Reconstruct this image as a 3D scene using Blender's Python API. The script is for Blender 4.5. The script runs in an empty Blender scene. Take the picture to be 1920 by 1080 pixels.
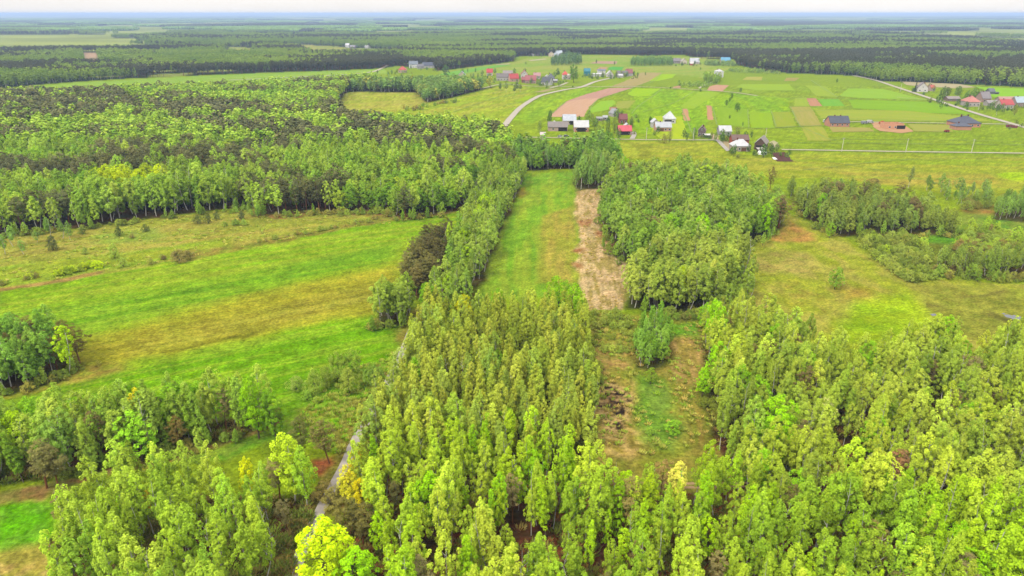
import bpy, math, random
import numpy as np
from mathutils import Vector, Matrix

SC = bpy.context.scene
COL = SC.collection
R = math.radians
rng = np.random.default_rng(7)
random.seed(7)

# ------------------------------------------------------------------ camera, world, sun, exposure
CAM_H = 85.0
PITCH = R(21.92)
F = 1280.0                                   # focal length in photo pixels (1920 wide)
cam = bpy.data.cameras.new('camera')
cam_ob = bpy.data.objects.new('camera', cam)
COL.objects.link(cam_ob)
cam_ob.location = (0, 0, CAM_H)
cam_ob.rotation_euler = (R(90) - PITCH, 0, 0)
cam.sensor_width = 36
cam.lens = 24
cam.clip_start = 1
cam.clip_end = 90000
SC.camera = cam_ob

SUN_EL, SUN_AZ = R(52), R(222)               # azimuth clockwise from +Y : behind the camera, to its left
world = bpy.data.worlds.new('World')
SC.world = world
world.use_nodes = True
wn = world.node_tree
for n in list(wn.nodes): wn.nodes.remove(n)
sky = wn.nodes.new('ShaderNodeTexSky')
sky.sky_type = 'NISHITA'
sky.sun_disc = False
sky.sun_elevation = SUN_EL
sky.sun_rotation = SUN_AZ
sky.altitude = 100
sky.air_density = 1.0
sky.dust_density = 4.0
sky.ozone_density = 1.0
# an even cloud deck in front of it: three times brighter overhead than at the horizon, as overcast skies are
tcw = wn.nodes.new('ShaderNodeTexCoord'); sxyz = wn.nodes.new('ShaderNodeSeparateXYZ')
wn.links.new(tcw.outputs['Generated'], sxyz.inputs[0])
mrw = wn.nodes.new('ShaderNodeMapRange')
for i_, v_ in enumerate((0.0, 1.0, 1.0, 3.0)): mrw.inputs[i_ + 1].default_value = v_
wn.links.new(sxyz.outputs['Z'], mrw.inputs[0])
cl_ = wn.nodes.new('ShaderNodeVectorMath'); cl_.operation = 'SCALE'
CLOUD = 3.35
cl_.inputs[0].default_value = (1.0 * CLOUD, .955 * CLOUD, .905 * CLOUD)
nzw = wn.nodes.new('ShaderNodeTexNoise'); nzw.inputs['Scale'].default_value = 3.5; nzw.inputs['Detail'].default_value = 4
mpw = wn.nodes.new('ShaderNodeMapping'); mpw.inputs['Scale'].default_value = (1, 1, 5)
wn.links.new(tcw.outputs['Generated'], mpw.inputs['Vector']); wn.links.new(mpw.outputs[0], nzw.inputs['Vector'])
mr2 = wn.nodes.new('ShaderNodeMapRange')
for i_, v_ in enumerate((0.3, 0.7, 0.93, 1.07)): mr2.inputs[i_ + 1].default_value = v_
wn.links.new(nzw.outputs['Fac'], mr2.inputs[0])
mlw = wn.nodes.new('ShaderNodeMath'); mlw.operation = 'MULTIPLY'
wn.links.new(mrw.outputs[0], mlw.inputs[0]); wn.links.new(mr2.outputs[0], mlw.inputs[1])
wn.links.new(mlw.outputs[0], cl_.inputs['Scale'])
mxw = wn.nodes.new('ShaderNodeMix'); mxw.data_type = 'RGBA'
mxw.inputs[0].default_value = 0.85
bg = wn.nodes.new('ShaderNodeBackground')
bg.inputs['Strength'].default_value = 0.15
wo = wn.nodes.new('ShaderNodeOutputWorld')
wn.links.new(sky.outputs['Color'], mxw.inputs[6])
wn.links.new(cl_.outputs[0], mxw.inputs[7])
wn.links.new(mxw.outputs[2], bg.inputs['Color'])
wn.links.new(bg.outputs['Background'], wo.inputs['Surface'])

sl = bpy.data.lights.new('sun', 'SUN')
sl.energy = 1.5
sl.angle = R(12)
sl.color = (1.0, 0.94, 0.84)
so = bpy.data.objects.new('sun', sl)
COL.objects.link(so)
sd = Vector((math.sin(SUN_AZ) * math.cos(SUN_EL), math.cos(SUN_AZ) * math.cos(SUN_EL), math.sin(SUN_EL)))
so.rotation_euler = sd.to_track_quat('Z', 'Y').to_euler()
so.location = (0, -50, 300)

SC.view_settings.view_transform = 'Standard'
SC.view_settings.look = 'None'
SC.view_settings.gamma = 1
SC.view_settings.exposure = 1.15
SC.view_settings.use_curve_mapping = False
SC.render.engine = 'CYCLES'
cy = SC.cycles
cy.use_denoising = True
cy.max_bounces = 8
cy.diffuse_bounces = 2
cy.glossy_bounces = 2
cy.transmission_bounces = 3
cy.volume_bounces = 0
cy.caustics_reflective = cy.caustics_refractive = False
cy.sample_clamp_indirect = 8

# ------------------------------------------------------------------ picture <-> place
CT, ST = math.cos(PITCH), math.sin(PITCH)
def G(x, y, z=0.0):
    """point at height z seen at photo pixel x, y"""
    u = (x - 960) / F; v = (540 - y) / F
    dy = CT + v * ST; dz = -ST + v * CT
    t = (CAM_H - z) / -dz
    return np.array((u * t, dy * t))
def T(x, y, h):
    """foot of a tree of height h whose top is seen at x, y"""
    return G(x, y, h)
def proj(X, Y, Z=0.0):
    dz = Z - CAM_H
    d = Y * CT - dz * ST
    up = Y * ST + dz * CT
    return 960 + F * X / d, 540 - F * up / d
def mpp(x, y):
    """metres per photo pixel at the ground point seen at x, y"""
    p = G(x, y)
    return (p[1] * CT + CAM_H * ST) / F
def poly(pts):
    """ground polygon; a vertex is (x, y) on the ground or (x, y, h) the top of a tree h metres tall"""
    return np.array([G(*p) if len(p) == 2 else T(*p) for p in pts])
def s2l(c):
    return np.where(c <= 0.04045, c / 12.92, ((c + 0.055) / 1.055) ** 2.4)
def lin(h):
    h = h.lstrip('#')
    return s2l(np.array([int(h[i:i + 2], 16) for i in (0, 2, 4)]) / 255.0)
KB = 0.34
SAT = 1.04
def B(h, k=KB):
    """base colour of a surface that the photo's exposure shows as h"""
    c = lin(h); l = c @ np.array((.3, .6, .1))
    return np.maximum(l + (c - l) * SAT, c * .25) * k

# ------------------------------------------------------------------ numpy noise and polygons
def _h(ix, iy, s):
    n = (ix.astype(np.int64) * 374761393 + iy.astype(np.int64) * 668265263 + s * 1442695041) & 0xffffffff
    n = ((n ^ (n >> 13)) * 1274126177) & 0xffffffff
    n = (n ^ (n >> 16)) & 0xffff
    return n / 65535.0
def vnoise(x, y, s=0):
    ix = np.floor(x); iy = np.floor(y)
    fx = x - ix; fy = y - iy
    fx = fx * fx * (3 - 2 * fx); fy = fy * fy * (3 - 2 * fy)
    a = _h(ix, iy, s); b = _h(ix + 1, iy, s); c = _h(ix, iy + 1, s); d = _h(ix + 1, iy + 1, s)
    return (a * (1 - fx) + b * fx) * (1 - fy) + (c * (1 - fx) + d * fx) * fy
def fbm(x, y, s=0, o=4):
    r = 0; a = 0.5; t = 0
    for i in range(o):
        r = r + a * vnoise(x, y, s + i * 17); t += a
        x = x * 2.03 + 5.1; y = y * 2.03 + 1.7; a *= 0.55
    return r / t
def inside(P, X, Y):
    r = np.zeros(X.shape, bool)
    n = len(P)
    for i in range(n):
        x0, y0 = P[i]; x1, y1 = P[(i + 1) % n]
        if y0 == y1: continue
        c = ((y0 > Y) != (y1 > Y)) & (X < (x1 - x0) * (Y - y0) / (y1 - y0) + x0)
        r ^= c
    return r
def segdist(P, X, Y, closed=True):
    d = np.full(X.shape, 1e18)
    n = len(P)
    for i in range(n if closed else n - 1):
        a = P[i]; b = P[(i + 1) % n]
        ab = b - a; L = ab @ ab + 1e-9
        t = np.clip(((X - a[0]) * ab[0] + (Y - a[1]) * ab[1]) / L, 0, 1)
        d = np.minimum(d, (X - a[0] - t * ab[0]) ** 2 + (Y - a[1] - t * ab[1]) ** 2)
    return np.sqrt(d)
def sstep(a, b, x):
    t = np.clip((x - a) / (b - a), 0, 1)
    return t * t * (3 - 2 * t)

# ------------------------------------------------------------------ materials
def new_mat(name):
    m = bpy.data.materials.new(name); m.use_nodes = True
    nt = m.node_tree
    for n in list(nt.nodes): nt.nodes.remove(n)
    out = nt.nodes.new('ShaderNodeOutputMaterial')
    return m, nt, out
def nd(nt, t, **kw):
    n = nt.nodes.new(t)
    for k, v in kw.items(): setattr(n, k, v)
    return n
def mixc(nt, blend, fac, a, b):
    n = nd(nt, 'ShaderNodeMix', data_type='RGBA', blend_type=blend)
    if isinstance(fac, (int, float)): n.inputs[0].default_value = fac
    else: nt.links.new(fac, n.inputs[0])
    for i, v in ((6, a), (7, b)):
        if isinstance(v, (tuple, list)): n.inputs[i].default_value = tuple(v)
        else: nt.links.new(v, n.inputs[i])
    return n.outputs[2]
def mrange(nt, v, a, b, lo, hi):
    n = nd(nt, 'ShaderNodeMapRange')
    nt.links.new(v, n.inputs[0])
    for i, x in enumerate((a, b, lo, hi)): n.inputs[i + 1].default_value = x
    return n.outputs[0]
def noise(nt, vec, scale, detail=3, rough=0.6):
    n = nd(nt, 'ShaderNodeTexNoise')
    n.inputs['Scale'].default_value = scale
    n.inputs['Detail'].default_value = detail
    n.inputs['Roughness'].default_value = rough
    if vec is not None: nt.links.new(vec, n.inputs['Vector'])
    return n.outputs['Fac']
def vmul(nt, col, val):
    n = nd(nt, 'ShaderNodeVectorMath', operation='SCALE')
    nt.links.new(col, n.inputs[0]); nt.links.new(val, n.inputs['Scale'])
    return n.outputs[0]

LEAF = 2.45     # crowns are leaf and gap: the leaf itself is brighter than the crown
def foliage_mat():
    m, nt, out = new_mat('foliage')
    at = nd(nt, 'ShaderNodeAttribute', attribute_type='INSTANCER', attribute_name='tint')
    geo = nd(nt, 'ShaderNodeNewGeometry')
    tc = nd(nt, 'ShaderNodeTexCoord')
    rnd = geo.outputs['Random Per Island']
    v = mrange(nt, rnd, 0, 1, LEAF * .74, LEAF * 1.26)
    c = vmul(nt, at.outputs['Color'], v)
    n1 = noise(nt, tc.outputs['Object'], 0.55, 2)
    c2 = mixc(nt, 'MULTIPLY', mrange(nt, n1, 0.40, 0.62, 0.0, 1.0), c, (0.90, 0.95, 1.0, 1))
    d = nd(nt, 'ShaderNodeBsdfDiffuse'); tr = nd(nt, 'ShaderNodeBsdfTranslucent')
    nt.links.new(c2, d.inputs['Color'])
    ty = mixc(nt, 'MULTIPLY', 1.0, c2, (1.15, 1.12, 0.7, 1))
    nt.links.new(ty, tr.inputs['Color'])
    mx = nd(nt, 'ShaderNodeMixShader'); mx.inputs[0].default_value = 0.2
    nt.links.new(d.outputs[0], mx.inputs[1]); nt.links.new(tr.outputs[0], mx.inputs[2])
    nt.links.new(mx.outputs[0], out.inputs['Surface'])
    return m
M_FOL = foliage_mat()

def flat_mat(name, hexc, rough=0.85, amp=0.18, scale=0.8, k=KB, stripes=None, spec=0.2):
    m, nt, out = new_mat(name)
    p = nd(nt, 'ShaderNodeBsdfPrincipled')
    tc = nd(nt, 'ShaderNodeTexCoord')
    c = tuple(B(hexc, k)) + (1,)
    n1 = noise(nt, tc.outputs['Object'], scale, 4)
    v = mrange(nt, n1, 0.3, 0.7, 1 - amp, 1 + amp)
    if stripes:
        mp = nd(nt, 'ShaderNodeMapping'); mp.inputs['Scale'].default_value = stripes
        nt.links.new(tc.outputs['Object'], mp.inputs['Vector'])
        w = nd(nt, 'ShaderNodeTexWave'); w.inputs['Scale'].default_value = 1
        nt.links.new(mp.outputs[0], w.inputs['Vector'])
        mm = nd(nt, 'ShaderNodeMath', operation='MULTIPLY')
        nt.links.new(v, mm.inputs[0]); nt.links.new(mrange(nt, w.outputs['Fac'], 0, 1, 0.85, 1.08), mm.inputs[1])
        v = mm.outputs[0]
    rgb = nd(nt, 'ShaderNodeRGB'); rgb.outputs[0].default_value = c
    nt.links.new(vmul(nt, rgb.outputs[0], v), p.inputs['Base Color'])
    p.inputs['Roughness'].default_value = rough
    p.inputs['Specular IOR Level'].default_value = spec
    nt.links.new(p.outputs[0], out.inputs['Surface'])
    return m
_mc = {}
def fm(kind, hexc, **kw):
    key = (kind, hexc)
    if key not in _mc: _mc[key] = flat_mat(kind, hexc, **kw)
    return _mc[key]

def ground_mat():
    m, nt, out = new_mat('meadow_and_forest_floor')
    p = nd(nt, 'ShaderNodeBsdfPrincipled')
    at = nd(nt, 'ShaderNodeAttribute', attribute_type='GEOMETRY', attribute_name='cover')
    tc = nd(nt, 'ShaderNodeTexCoord')
    o = tc.outputs['Object']
    a = noise(nt, o, 1.3, 4, 0.7)
    b = noise(nt, o, 0.16, 4, 0.65)
    v = nd(nt, 'ShaderNodeMath', operation='MULTIPLY')
    nt.links.new(mrange(nt, a, 0.3, 0.7, 0.5, 1.5), v.inputs[0])
    nt.links.new(mrange(nt, b, 0.25, 0.75, 0.84, 1.16), v.inputs[1])
    c = vmul(nt, at.outputs['Color'], v.outputs[0])
    n3 = noise(nt, o, 0.45, 4, 0.7)
    c = mixc(nt, 'MULTIPLY', mrange(nt, n3, 0.48, 0.66, 0, 0.8), c, (1.08, 1.0, 0.92, 1))
    nt.links.new(c, p.inputs['Base Color'])
    p.inputs['Roughness'].default_value = 1
    p.inputs['Specular IOR Level'].default_value = 0.0
    bp = nd(nt, 'ShaderNodeBump'); bp.inputs['Strength'].default_value = 0.7; bp.inputs['Distance'].default_value = 0.35
    nt.links.new(a, bp.inputs['Height'])
    nt.links.new(bp.outputs[0], p.inputs['Normal'])
    nt.links.new(p.outputs[0], out.inputs['Surface'])
    return m

# ------------------------------------------------------------------ object helpers
def mesh_np(name, V, Q, mats=(), midx=None):
    """mesh from an (n,3) array and an (m,k) face array"""
    me = bpy.data.meshes.new(name)
    V = np.asarray(V, np.float32); Q = np.asarray(Q, np.int32)
    k = Q.shape[1]
    me.vertices.add(len(V)); me.vertices.foreach_set('co', V.ravel())
    me.loops.add(Q.size); me.loops.foreach_set('vertex_index', Q.ravel())
    me.polygons.add(len(Q)); me.polygons.foreach_set('loop_start', np.arange(0, Q.size, k, dtype=np.int32))
    for m in mats: me.materials.append(m)
    if midx is not None: me.polygons.foreach_set('material_index', np.asarray(midx, np.int32))
    me.update(calc_edges=True)
    return me
def link(name, me, parent=None, loc=None, **props):
    o = bpy.data.objects.new(name, me); COL.objects.link(o)
    if parent is not None: o.parent = parent
    if loc is not None: o.location = loc
    for k, v in props.items():
        if v is not None: o[k] = v
    return o
class MB:
    """collects polygons, built as one mesh"""
    def __init__(s): s.v = []; s.f = []
    def add(s, vs, fs):
        b = len(s.v); s.v += [tuple(map(float, p)) for p in vs]; s.f += [tuple(b + i for i in f) for f in fs]; return s
    def box(s, x0, x1, y0, y1, z0, z1):
        return s.add([(x0, y0, z0), (x1, y0, z0), (x1, y1, z0), (x0, y1, z0), (x0, y0, z1), (x1, y0, z1), (x1, y1, z1), (x0, y1, z1)],
                     [(0, 3, 2, 1), (4, 5, 6, 7), (0, 1, 5, 4), (1, 2, 6, 5), (2, 3, 7, 6), (3, 0, 4, 7)])
    def tube(s, pts, rad, n=6):
        rings = []
        for i, (p, r) in enumerate(zip(pts, rad)):
            p = Vector(p)
            a = Vector(pts[max(i - 1, 0)]); b = Vector(pts[min(i + 1, len(pts) - 1)])
            d = (b - a).normalized() if (b - a).length > 1e-6 else Vector((0, 0, 1))
            e1 = d.orthogonal().normalized(); e2 = d.cross(e1)
            rings.append([p + (e1 * math.cos(2 * math.pi * j / n) + e2 * math.sin(2 * math.pi * j / n)) * r for j in range(n)])
        vs = [q for r_ in rings for q in r_]
        fs = []
        for i in range(len(pts) - 1):
            for j in range(n):
                k = (j + 1) % n
                fs.append((i * n + j, i * n + k, (i + 1) * n + k, (i + 1) * n + j))
        fs.append(tuple(range((len(pts) - 1) * n, len(pts) * n))); fs.append(tuple(range(n - 1, -1, -1)))
        return s.add(vs, fs)
    def mesh(s, name, mat):
        me = bpy.data.meshes.new(name); me.from_pydata(s.v, [], s.f); me.materials.append(mat); me.update(); return me
    def build(s, name, mat, parent=None, **props):
        return link(name, s.mesh(name, mat), parent, **props)
def empty(name, loc, rz=0.0, label=None, category=None, group=None, scale=None, tilt=(0, 0)):
    o = bpy.data.objects.new(name, None); COL.objects.link(o)
    o.empty_display_size = 0.5
    o.location = loc; o.rotation_euler = (tilt[0], tilt[1], rz)
    if scale is not None: o.scale = scale
    if label: o['label'] = label
    if category: o['category'] = category
    if group: o['group'] = group
    return o

# ------------------------------------------------------------------ woodland regions (px, see poly())
def rp(*p): return poly(p)
WOOD = {}
WOOD['foreground'] = rp((575, 1230), (640, 1010), (690, 900), (720, 850), (830, 850), (930, 860), (1010, 872), (1120, 838, 11), (1230, 845, 11), (1340, 835, 11), (1430, 830, 11),
                        (1440, 980), (2400, 980), (2400, 1230))
WOOD['right'] = rp((1345, 830), (1322, 690), (1318, 610), (1370, 545, 14), (1440, 555, 13), (1520, 600, 12), (1620, 625, 12), (1720, 600, 12), (1830, 612, 12), (1930, 605, 12), (2500, 600, 13), (2400, 975), (1440, 975), (1360, 900))
WOOD['grove'] = rp((690, 850), (735, 735), (772, 660), (800, 590), (850, 535, 14), (940, 520, 15), (1040, 518, 15), (1098, 545, 14), (1100, 640), (1106, 740), (1118, 850), (1000, 890), (830, 890))
WOOD['treeline'] = rp((792, 600), (838, 520), (873, 430), (905, 360), (930, 315), (985, 330), (948, 415), (906, 520), (870, 590))
WOOD['pines'] = rp((757, 552), (785, 562), (818, 540), (850, 475), (845, 450), (800, 465), (765, 510))
WOOD['birch_clump'] = rp((694, 616), (764, 607), (772, 575), (712, 580))
WOOD['left'] = rp((-700, 470), (0, 441), (150, 427), (300, 407), (467, 387), (484, 404), (633, 397), (718, 394), (752, 412), (873, 393), (905, 350), (955, 320), (960, 240, 14), (905, 222, 14), (840, 215, 14),
                  (775, 212, 14), (700, 212, 14), (640, 203, 14), (625, 170, 15), (650, 147, 15), (720, 137, 15), (620, 142, 15), (400, 152, 15), (160, 160, 15), (0, 166, 15), (-900, 172, 15))
WOOD['midline'] = rp((640, 172), (780, 173), (800, 193), (850, 182), (927, 162), (925, 141, 15), (830, 140, 15), (740, 140, 15), (640, 145, 15))
WOOD['mid_right'] = rp((1150, 335), (1125, 402), (1150, 478), (1196, 505), (1300, 500), (1380, 463), (1440, 447), (1468, 424), (1440, 385), (1385, 350), (1375, 305, 14), (1290, 294, 14), (1180, 292, 15))
WOOD['mid_front'] = rp((1170, 578), (1310, 590), (1345, 580), (1398, 525), (1395, 498), (1300, 498), (1220, 508), (1185, 545))
WOOD['right_mid'] = rp((1478, 352), (1500, 400), (1545, 432), (1585, 446), (1625, 436), (1720, 440), (1812, 440), (1800, 392, 10), (1740, 362, 10), (1650, 338, 11), (1550, 330, 11), (1490, 335, 11))
WOOD['right_birches'] = rp((1752, 512), (1850, 522), (2300, 530), (2300, 470), (1900, 490), (1765, 490))
WOOD['right_edge'] = rp((1862, 412), (2300, 450), (2300, 372), (1925, 375), (1872, 388))
WOOD['lower_left'] = rp((-300, 960), (0, 912), (120, 895), (345, 848), (460, 812), (528, 785), (520, 768), (440, 786), (330, 796), (225, 806), (165, 822), (80, 826), (0, 835), (-300, 845))
WOOD['bottom_left'] = rp((96, 1005), (150, 1230), (530, 1230), (548, 1070), (580, 985), (590, 930), (560, 832, 12), (470, 836, 12), (400, 845, 11), (290, 836, 11), (200, 862, 11), (80, 912, 12))
WOOD['left_clump'] = rp((-300, 800), (0, 738), (60, 728), (118, 708), (152, 684), (138, 664), (80, 652), (0, 648), (-300, 660))
WOOD['clearing_clump'] = rp((1190, 690), (1235, 700), (1258, 650), (1240, 612), (1190, 622))
WOOD['end_clump'] = rp((1078, 357), (1138, 352), (1150, 335), (1120, 320), (1080, 335))
WOOD['end_line'] = rp((958, 322), (1000, 320), (1075, 316), (1125, 322), (1160, 310), (1150, 290), (1110, 285), (1050, 300), (1000, 300), (960, 295))
# far woods
FAR_NEAR_EDGE = [(-2500, 190), (-600, 172), (0, 165), (130, 154), (240, 147), (400, 140), (531, 135), (632, 132), (716, 128), (740, 124), (815, 126), (818, 134), (849, 130), (892, 124), (937, 119), (964, 114), (966, 106),
                 (1040, 104), (1100, 102), (1217, 104), (1281, 103), (1313, 110), (1378, 111), (1380, 122), (1447, 136), (1603, 142), (1647, 152), (1920, 163), (2600, 182), (4500, 215)]
FAR_DEPTH = 2600.0
far_edge = poly(FAR_NEAR_EDGE)
FAR_CLEAR = [rp((414, 105), (430, 92), (473, 90), (477, 104)), rp((512, 84), (556, 83), (640, 88), (690, 91), (748, 92), (745, 99), (700, 105), (587, 105), (560, 93), (538, 88)),
             rp((155, 99), (182, 99), (190, 126), (160, 126)), rp((1050, 80), (1120, 79), (1120, 81.5), (1050, 82)), rp((1270, 70), (1330, 69.5), (1330, 72), (1270, 72))]
def far_field(X, Y):
    """True where the far plain is open land (beyond the first far wood)"""
    n = fbm(X / 900.0, Y / 700.0, 91, 4)
    lim = 0.555 - 0.12 * np.clip((Y - 4500) / 6000, 0, 1)
    return n > lim
EXC_ROAD = [(540, 1100), (575, 1015), (604, 950), (640, 885), (672, 815), (712, 748), (738, 695), (760, 648), (775, 612), (800, 575)]
road_pts = np.array([G(*p) for p in EXC_ROAD])
HOLES = [rp((470, 300), (590, 292), (600, 286), (480, 290)), rp((505, 1075), (700, 1060), (770, 1230), (480, 1230)), rp((600, 965), (655, 955), (690, 1060), (590, 1070)), rp((1545, 870), (1590, 860), (1600, 925), (1550, 930)),         # red floor gap, right wood
         rp((1690, 780), (1760, 770), (1770, 815), (1700, 820)),
         rp((930, 905), (1040, 905), (1040, 918), (930, 918)),
         rp((960, 1040), (1060, 1030), (1060, 1090), (960, 1100)),
         rp((810, 1060), (870, 1050), (880, 1110), (800, 1110)),
         rp((1140, 925), (1180, 925), (1180, 960), (1140, 960)),
         rp((1255, 1060), (1350, 1060), (1350, 1090), (1255, 1095))]

# ------------------------------------------------------------------ ground sheet
NX, NY = 900, 640
ys_ = np.concatenate([np.linspace(1900, 1100, 60, endpoint=False), np.linspace(1100, 60, NY - 140, endpoint=False), np.linspace(60, 27.0, 80)])
Yr = np.array([G(960, y)[1] for y in ys_])
us = np.linspace(-1.18, 1.18, NX)
GX = (us[None, :] * (Yr[:, None] * CT + CAM_H * ST)); GY = np.repeat(Yr[:, None], NX, 1)
X = GX.ravel(); Y = GY.ravel()
WX = X + 10 * (fbm(X / 9, Y / 9, 3, 3) - 0.5); WY = Y + 10 * (fbm(X / 9, Y / 9, 4, 3) - 0.5)
C = np.empty((X.size, 3))
base = B('#a3ba34'); base2 = B('#8fae2c')
n0 = fbm(X / 60, Y / 25, 5)[:, None]
C[:] = base * (1 - n0) + base2 * n0
def paint(P, c1, c2=None, soft=2.0, d=None, L=60.0, W=3.0, amt=1.0, warp=1.0, seed=11, lo=0.35, hi=0.65):
    P = poly(P) if not isinstance(P, np.ndarray) else P
    m = 8 + soft * 2
    bb = (X > P[:, 0].min() - m) & (X < P[:, 0].max() + m) & (Y > P[:, 1].min() - m) & (Y < P[:, 1].max() + m)
    idx = np.nonzero(bb)[0]
    if not len(idx): return
    x = X[idx] + warp * (WX[idx] - X[idx]) * 0.5; y = Y[idx] + warp * (WY[idx] - Y[idx]) * 0.5
    sdv = segdist(P, x, y) * np.where(inside(P, x, y), 1, -1)
    a = sstep(-soft, soft, sdv) * amt
    col = B(c1)[None]
    if c2 is not None:
        if d is None: n = fbm(X[idx] / W, Y[idx] / W, seed)
        else:
            p0, p1 = G(*d[0]), G(*d[1]); e = (p1 - p0) / np.linalg.norm(p1 - p0)
            n = fbm((X[idx] * e[0] + Y[idx] * e[1]) / L, (-X[idx] * e[1] + Y[idx] * e[0]) / W, seed)
        n = sstep(lo, hi, n)[:, None]
        col = col * (1 - n) + B(c2)[None] * n
    C[idx] = C[idx] * (1 - a[:, None]) + col * a[:, None]
# far plain
farm = Y > far_edge[:, 1].min()
fy = np.interp(X / Y, far_edge[:, 0] / far_edge[:, 1], far_edge[:, 1])
beyond = Y > fy
ff = (far_field(X, Y) & (Y > fy + FAR_DEPTH * 0.3)) | ((fbm(X / 170, Y / 120, 777, 3) >= .70) & (Y < fy + FAR_DEPTH))
fc = B('#4c5f30')[None] * (0.8 + 0.5 * fbm(X / 150, Y / 150, 8))[:, None]
fo = B('#a7b458')[None] * (0.75 + 0.6 * vnoise(X / 260, Y / 120, 21))[:, None]
C[beyond] = np.where(ff[beyond, None], fo[beyond], fc[beyond])
DL = ((0, 740), (750, 590))
# left meadow
paint([(-900, 620), (0, 545), (250, 500), (430, 465), (600, 437), (720, 413), (880, 392), (850, 470), (775, 560), (760, 650), (690, 790), (560, 830), (200, 830), (-900, 900)], '#90bc2c', '#a4be3c', 1.5, DL, 60, 2.2, seed=30, lo=.42, hi=.58)
paint([(-300, 660), (0, 590), (300, 545), (745, 455), (745, 485), (300, 590), (-300, 720)], '#76ae2a', '#94bc36', 5, DL, 60, 1.8, amt=.8, seed=33, lo=.4, hi=.6)
paint([(150, 640), (420, 565), (750, 492), (752, 590), (600, 622), (350, 660), (150, 705), (60, 700)], '#bcbc40', '#acac3a', 6, DL, 45, 1.6, seed=31, lo=.4, hi=.6)
paint([(230, 640), (480, 585), (735, 525), (740, 560), (480, 620), (240, 668)], '#9c9a38', '#b2b048', 4, DL, 30, 1.3, amt=.8, seed=32, lo=.4, hi=.6)
paint([(300, 660), (480, 622), (480, 626), (300, 665)], '#6f6a22', None, .8, amt=.6)
paint([(-300, 800), (0, 750), (160, 705), (420, 645), (690, 592), (770, 600), (758, 660), (700, 740), (560, 810), (200, 830), (-300, 850)], '#80b824', '#9cc238', 4, DL, 40, 1.5, seed=34, lo=.4, hi=.62)
paint([(0, 705), (120, 675), (250, 690), (130, 720), (60, 740), (0, 752)], '#b8a450', '#a9b440', 2.5, amt=.9)
paint([(545, 730), (700, 690), (720, 720), (690, 760), (640, 780), (560, 775)], '#7fb02c', '#93b840', 3, amt=.8)
paint([(560, 770), (640, 755), (700, 745), (660, 775), (580, 800)], '#b0ac4c', '#9ab03c', 2)
# upper left rough meadow
paint([(-900, 480), (0, 442), (150, 428), (300, 408), (470, 390), (484, 404), (718, 394), (752, 412), (870, 393), (720, 415), (600, 440), (430, 467), (250, 503), (0, 548), (-900, 640)], '#a9b446', '#b8b254', 1.5, DL, 40, 4, seed=35)
paint([(-900, 560), (0, 500), (200, 478), (430, 445), (430, 462), (250, 500), (0, 540), (-900, 620)], '#94bc34', '#a8bc3c', 3, DL, 40, 4, amt=.8, seed=36)
paint([(180, 440), (300, 425), (300, 450), (180, 460)], '#8ab848', None, 4, amt=.5)
paint([(330, 470), (450, 460), (700, 412), (730, 412), (600, 440), (450, 470), (340, 492)], '#a39048', '#8f9a3c', 1.2, amt=.8)
paint([(-200, 560), (0, 542), (200, 505), (200, 511), (0, 549), (-200, 568)], '#b59a58', None, 1)
paint([(500, 402), (720, 393), (870, 398), (720, 412), (640, 400), (500, 412)], '#b08a50', '#9aa042', 1.2)
# lower left glade and strips
paint([(-300, 990), (0, 945), (75, 932), (110, 1010), (120, 1060), (-300, 1060)], '#72be20', '#86c638', 2, amt=1)
paint([(-300, 1060), (0, 1035), (90, 1012), (125, 1060), (130, 1200), (-300, 1200)], '#cdb868', '#b9b450', 2)
paint([(-300, 965), (0, 930), (120, 902), (345, 850), (530, 788), (538, 794), (350, 858), (120, 916), (70, 938), (-300, 985)], '#ac8c54', '#96964a', 1, W=2.5)
paint([(345, 862), (545, 795), (560, 815), (420, 860)], '#78b430', '#92b440', 1.5)
paint([(590, 830), (660, 800), (700, 745), (660, 780), (560, 800)], '#80c41c', '#98cc30', 1.5)
# strip fields beside the tree line
DS = ((1040, 510), (1035, 330))
paint([(905, 522), (948, 420), (987, 325), (1078, 322), (1083, 520), (1095, 560), (880, 560)], '#8cbc38', '#a4c040', 1.2, DS, 30, 3, seed=40)
paint([(1018, 405), (1077, 385), (1083, 530), (1005, 530)], '#bab050', '#aab044', 2, DS, 20, 3, amt=1, warp=.3, seed=41)
paint([(985, 330), (1075, 320), (1076, 345), (980, 350)], '#7fb83a', '#a4b848', 2, amt=.6)
paint([(965, 360), (985, 350), (985, 365), (975, 372)], '#c0a848', None, 2, amt=.8)
paint([(1078, 352), (1142, 345), (1126, 402), (1150, 478), (1196, 505), (1180, 545), (1165, 580), (1104, 585), (1086, 520)], '#e6ca94', '#b8a660', 1.0, DS, 8, 1.3, seed=42, lo=.46, hi=.62)
for q in ([(1080, 412), (1108, 412), (1106, 424), (1081, 424)], [(1080, 468), (1100, 466), (1098, 474), (1081, 474)], [(1080, 492), (1102, 493), (1098, 503), (1081, 500)], [(1120, 430), (1146, 432), (1150, 470), (1136, 470)]):
    paint(q, '#b07a4c', '#d0a872', 1.5, warp=1.2, W=1.5)
paint([(1135, 330), (1148, 345), (1140, 355), (1125, 352)], '#b87a50', None, 1.5)
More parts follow.
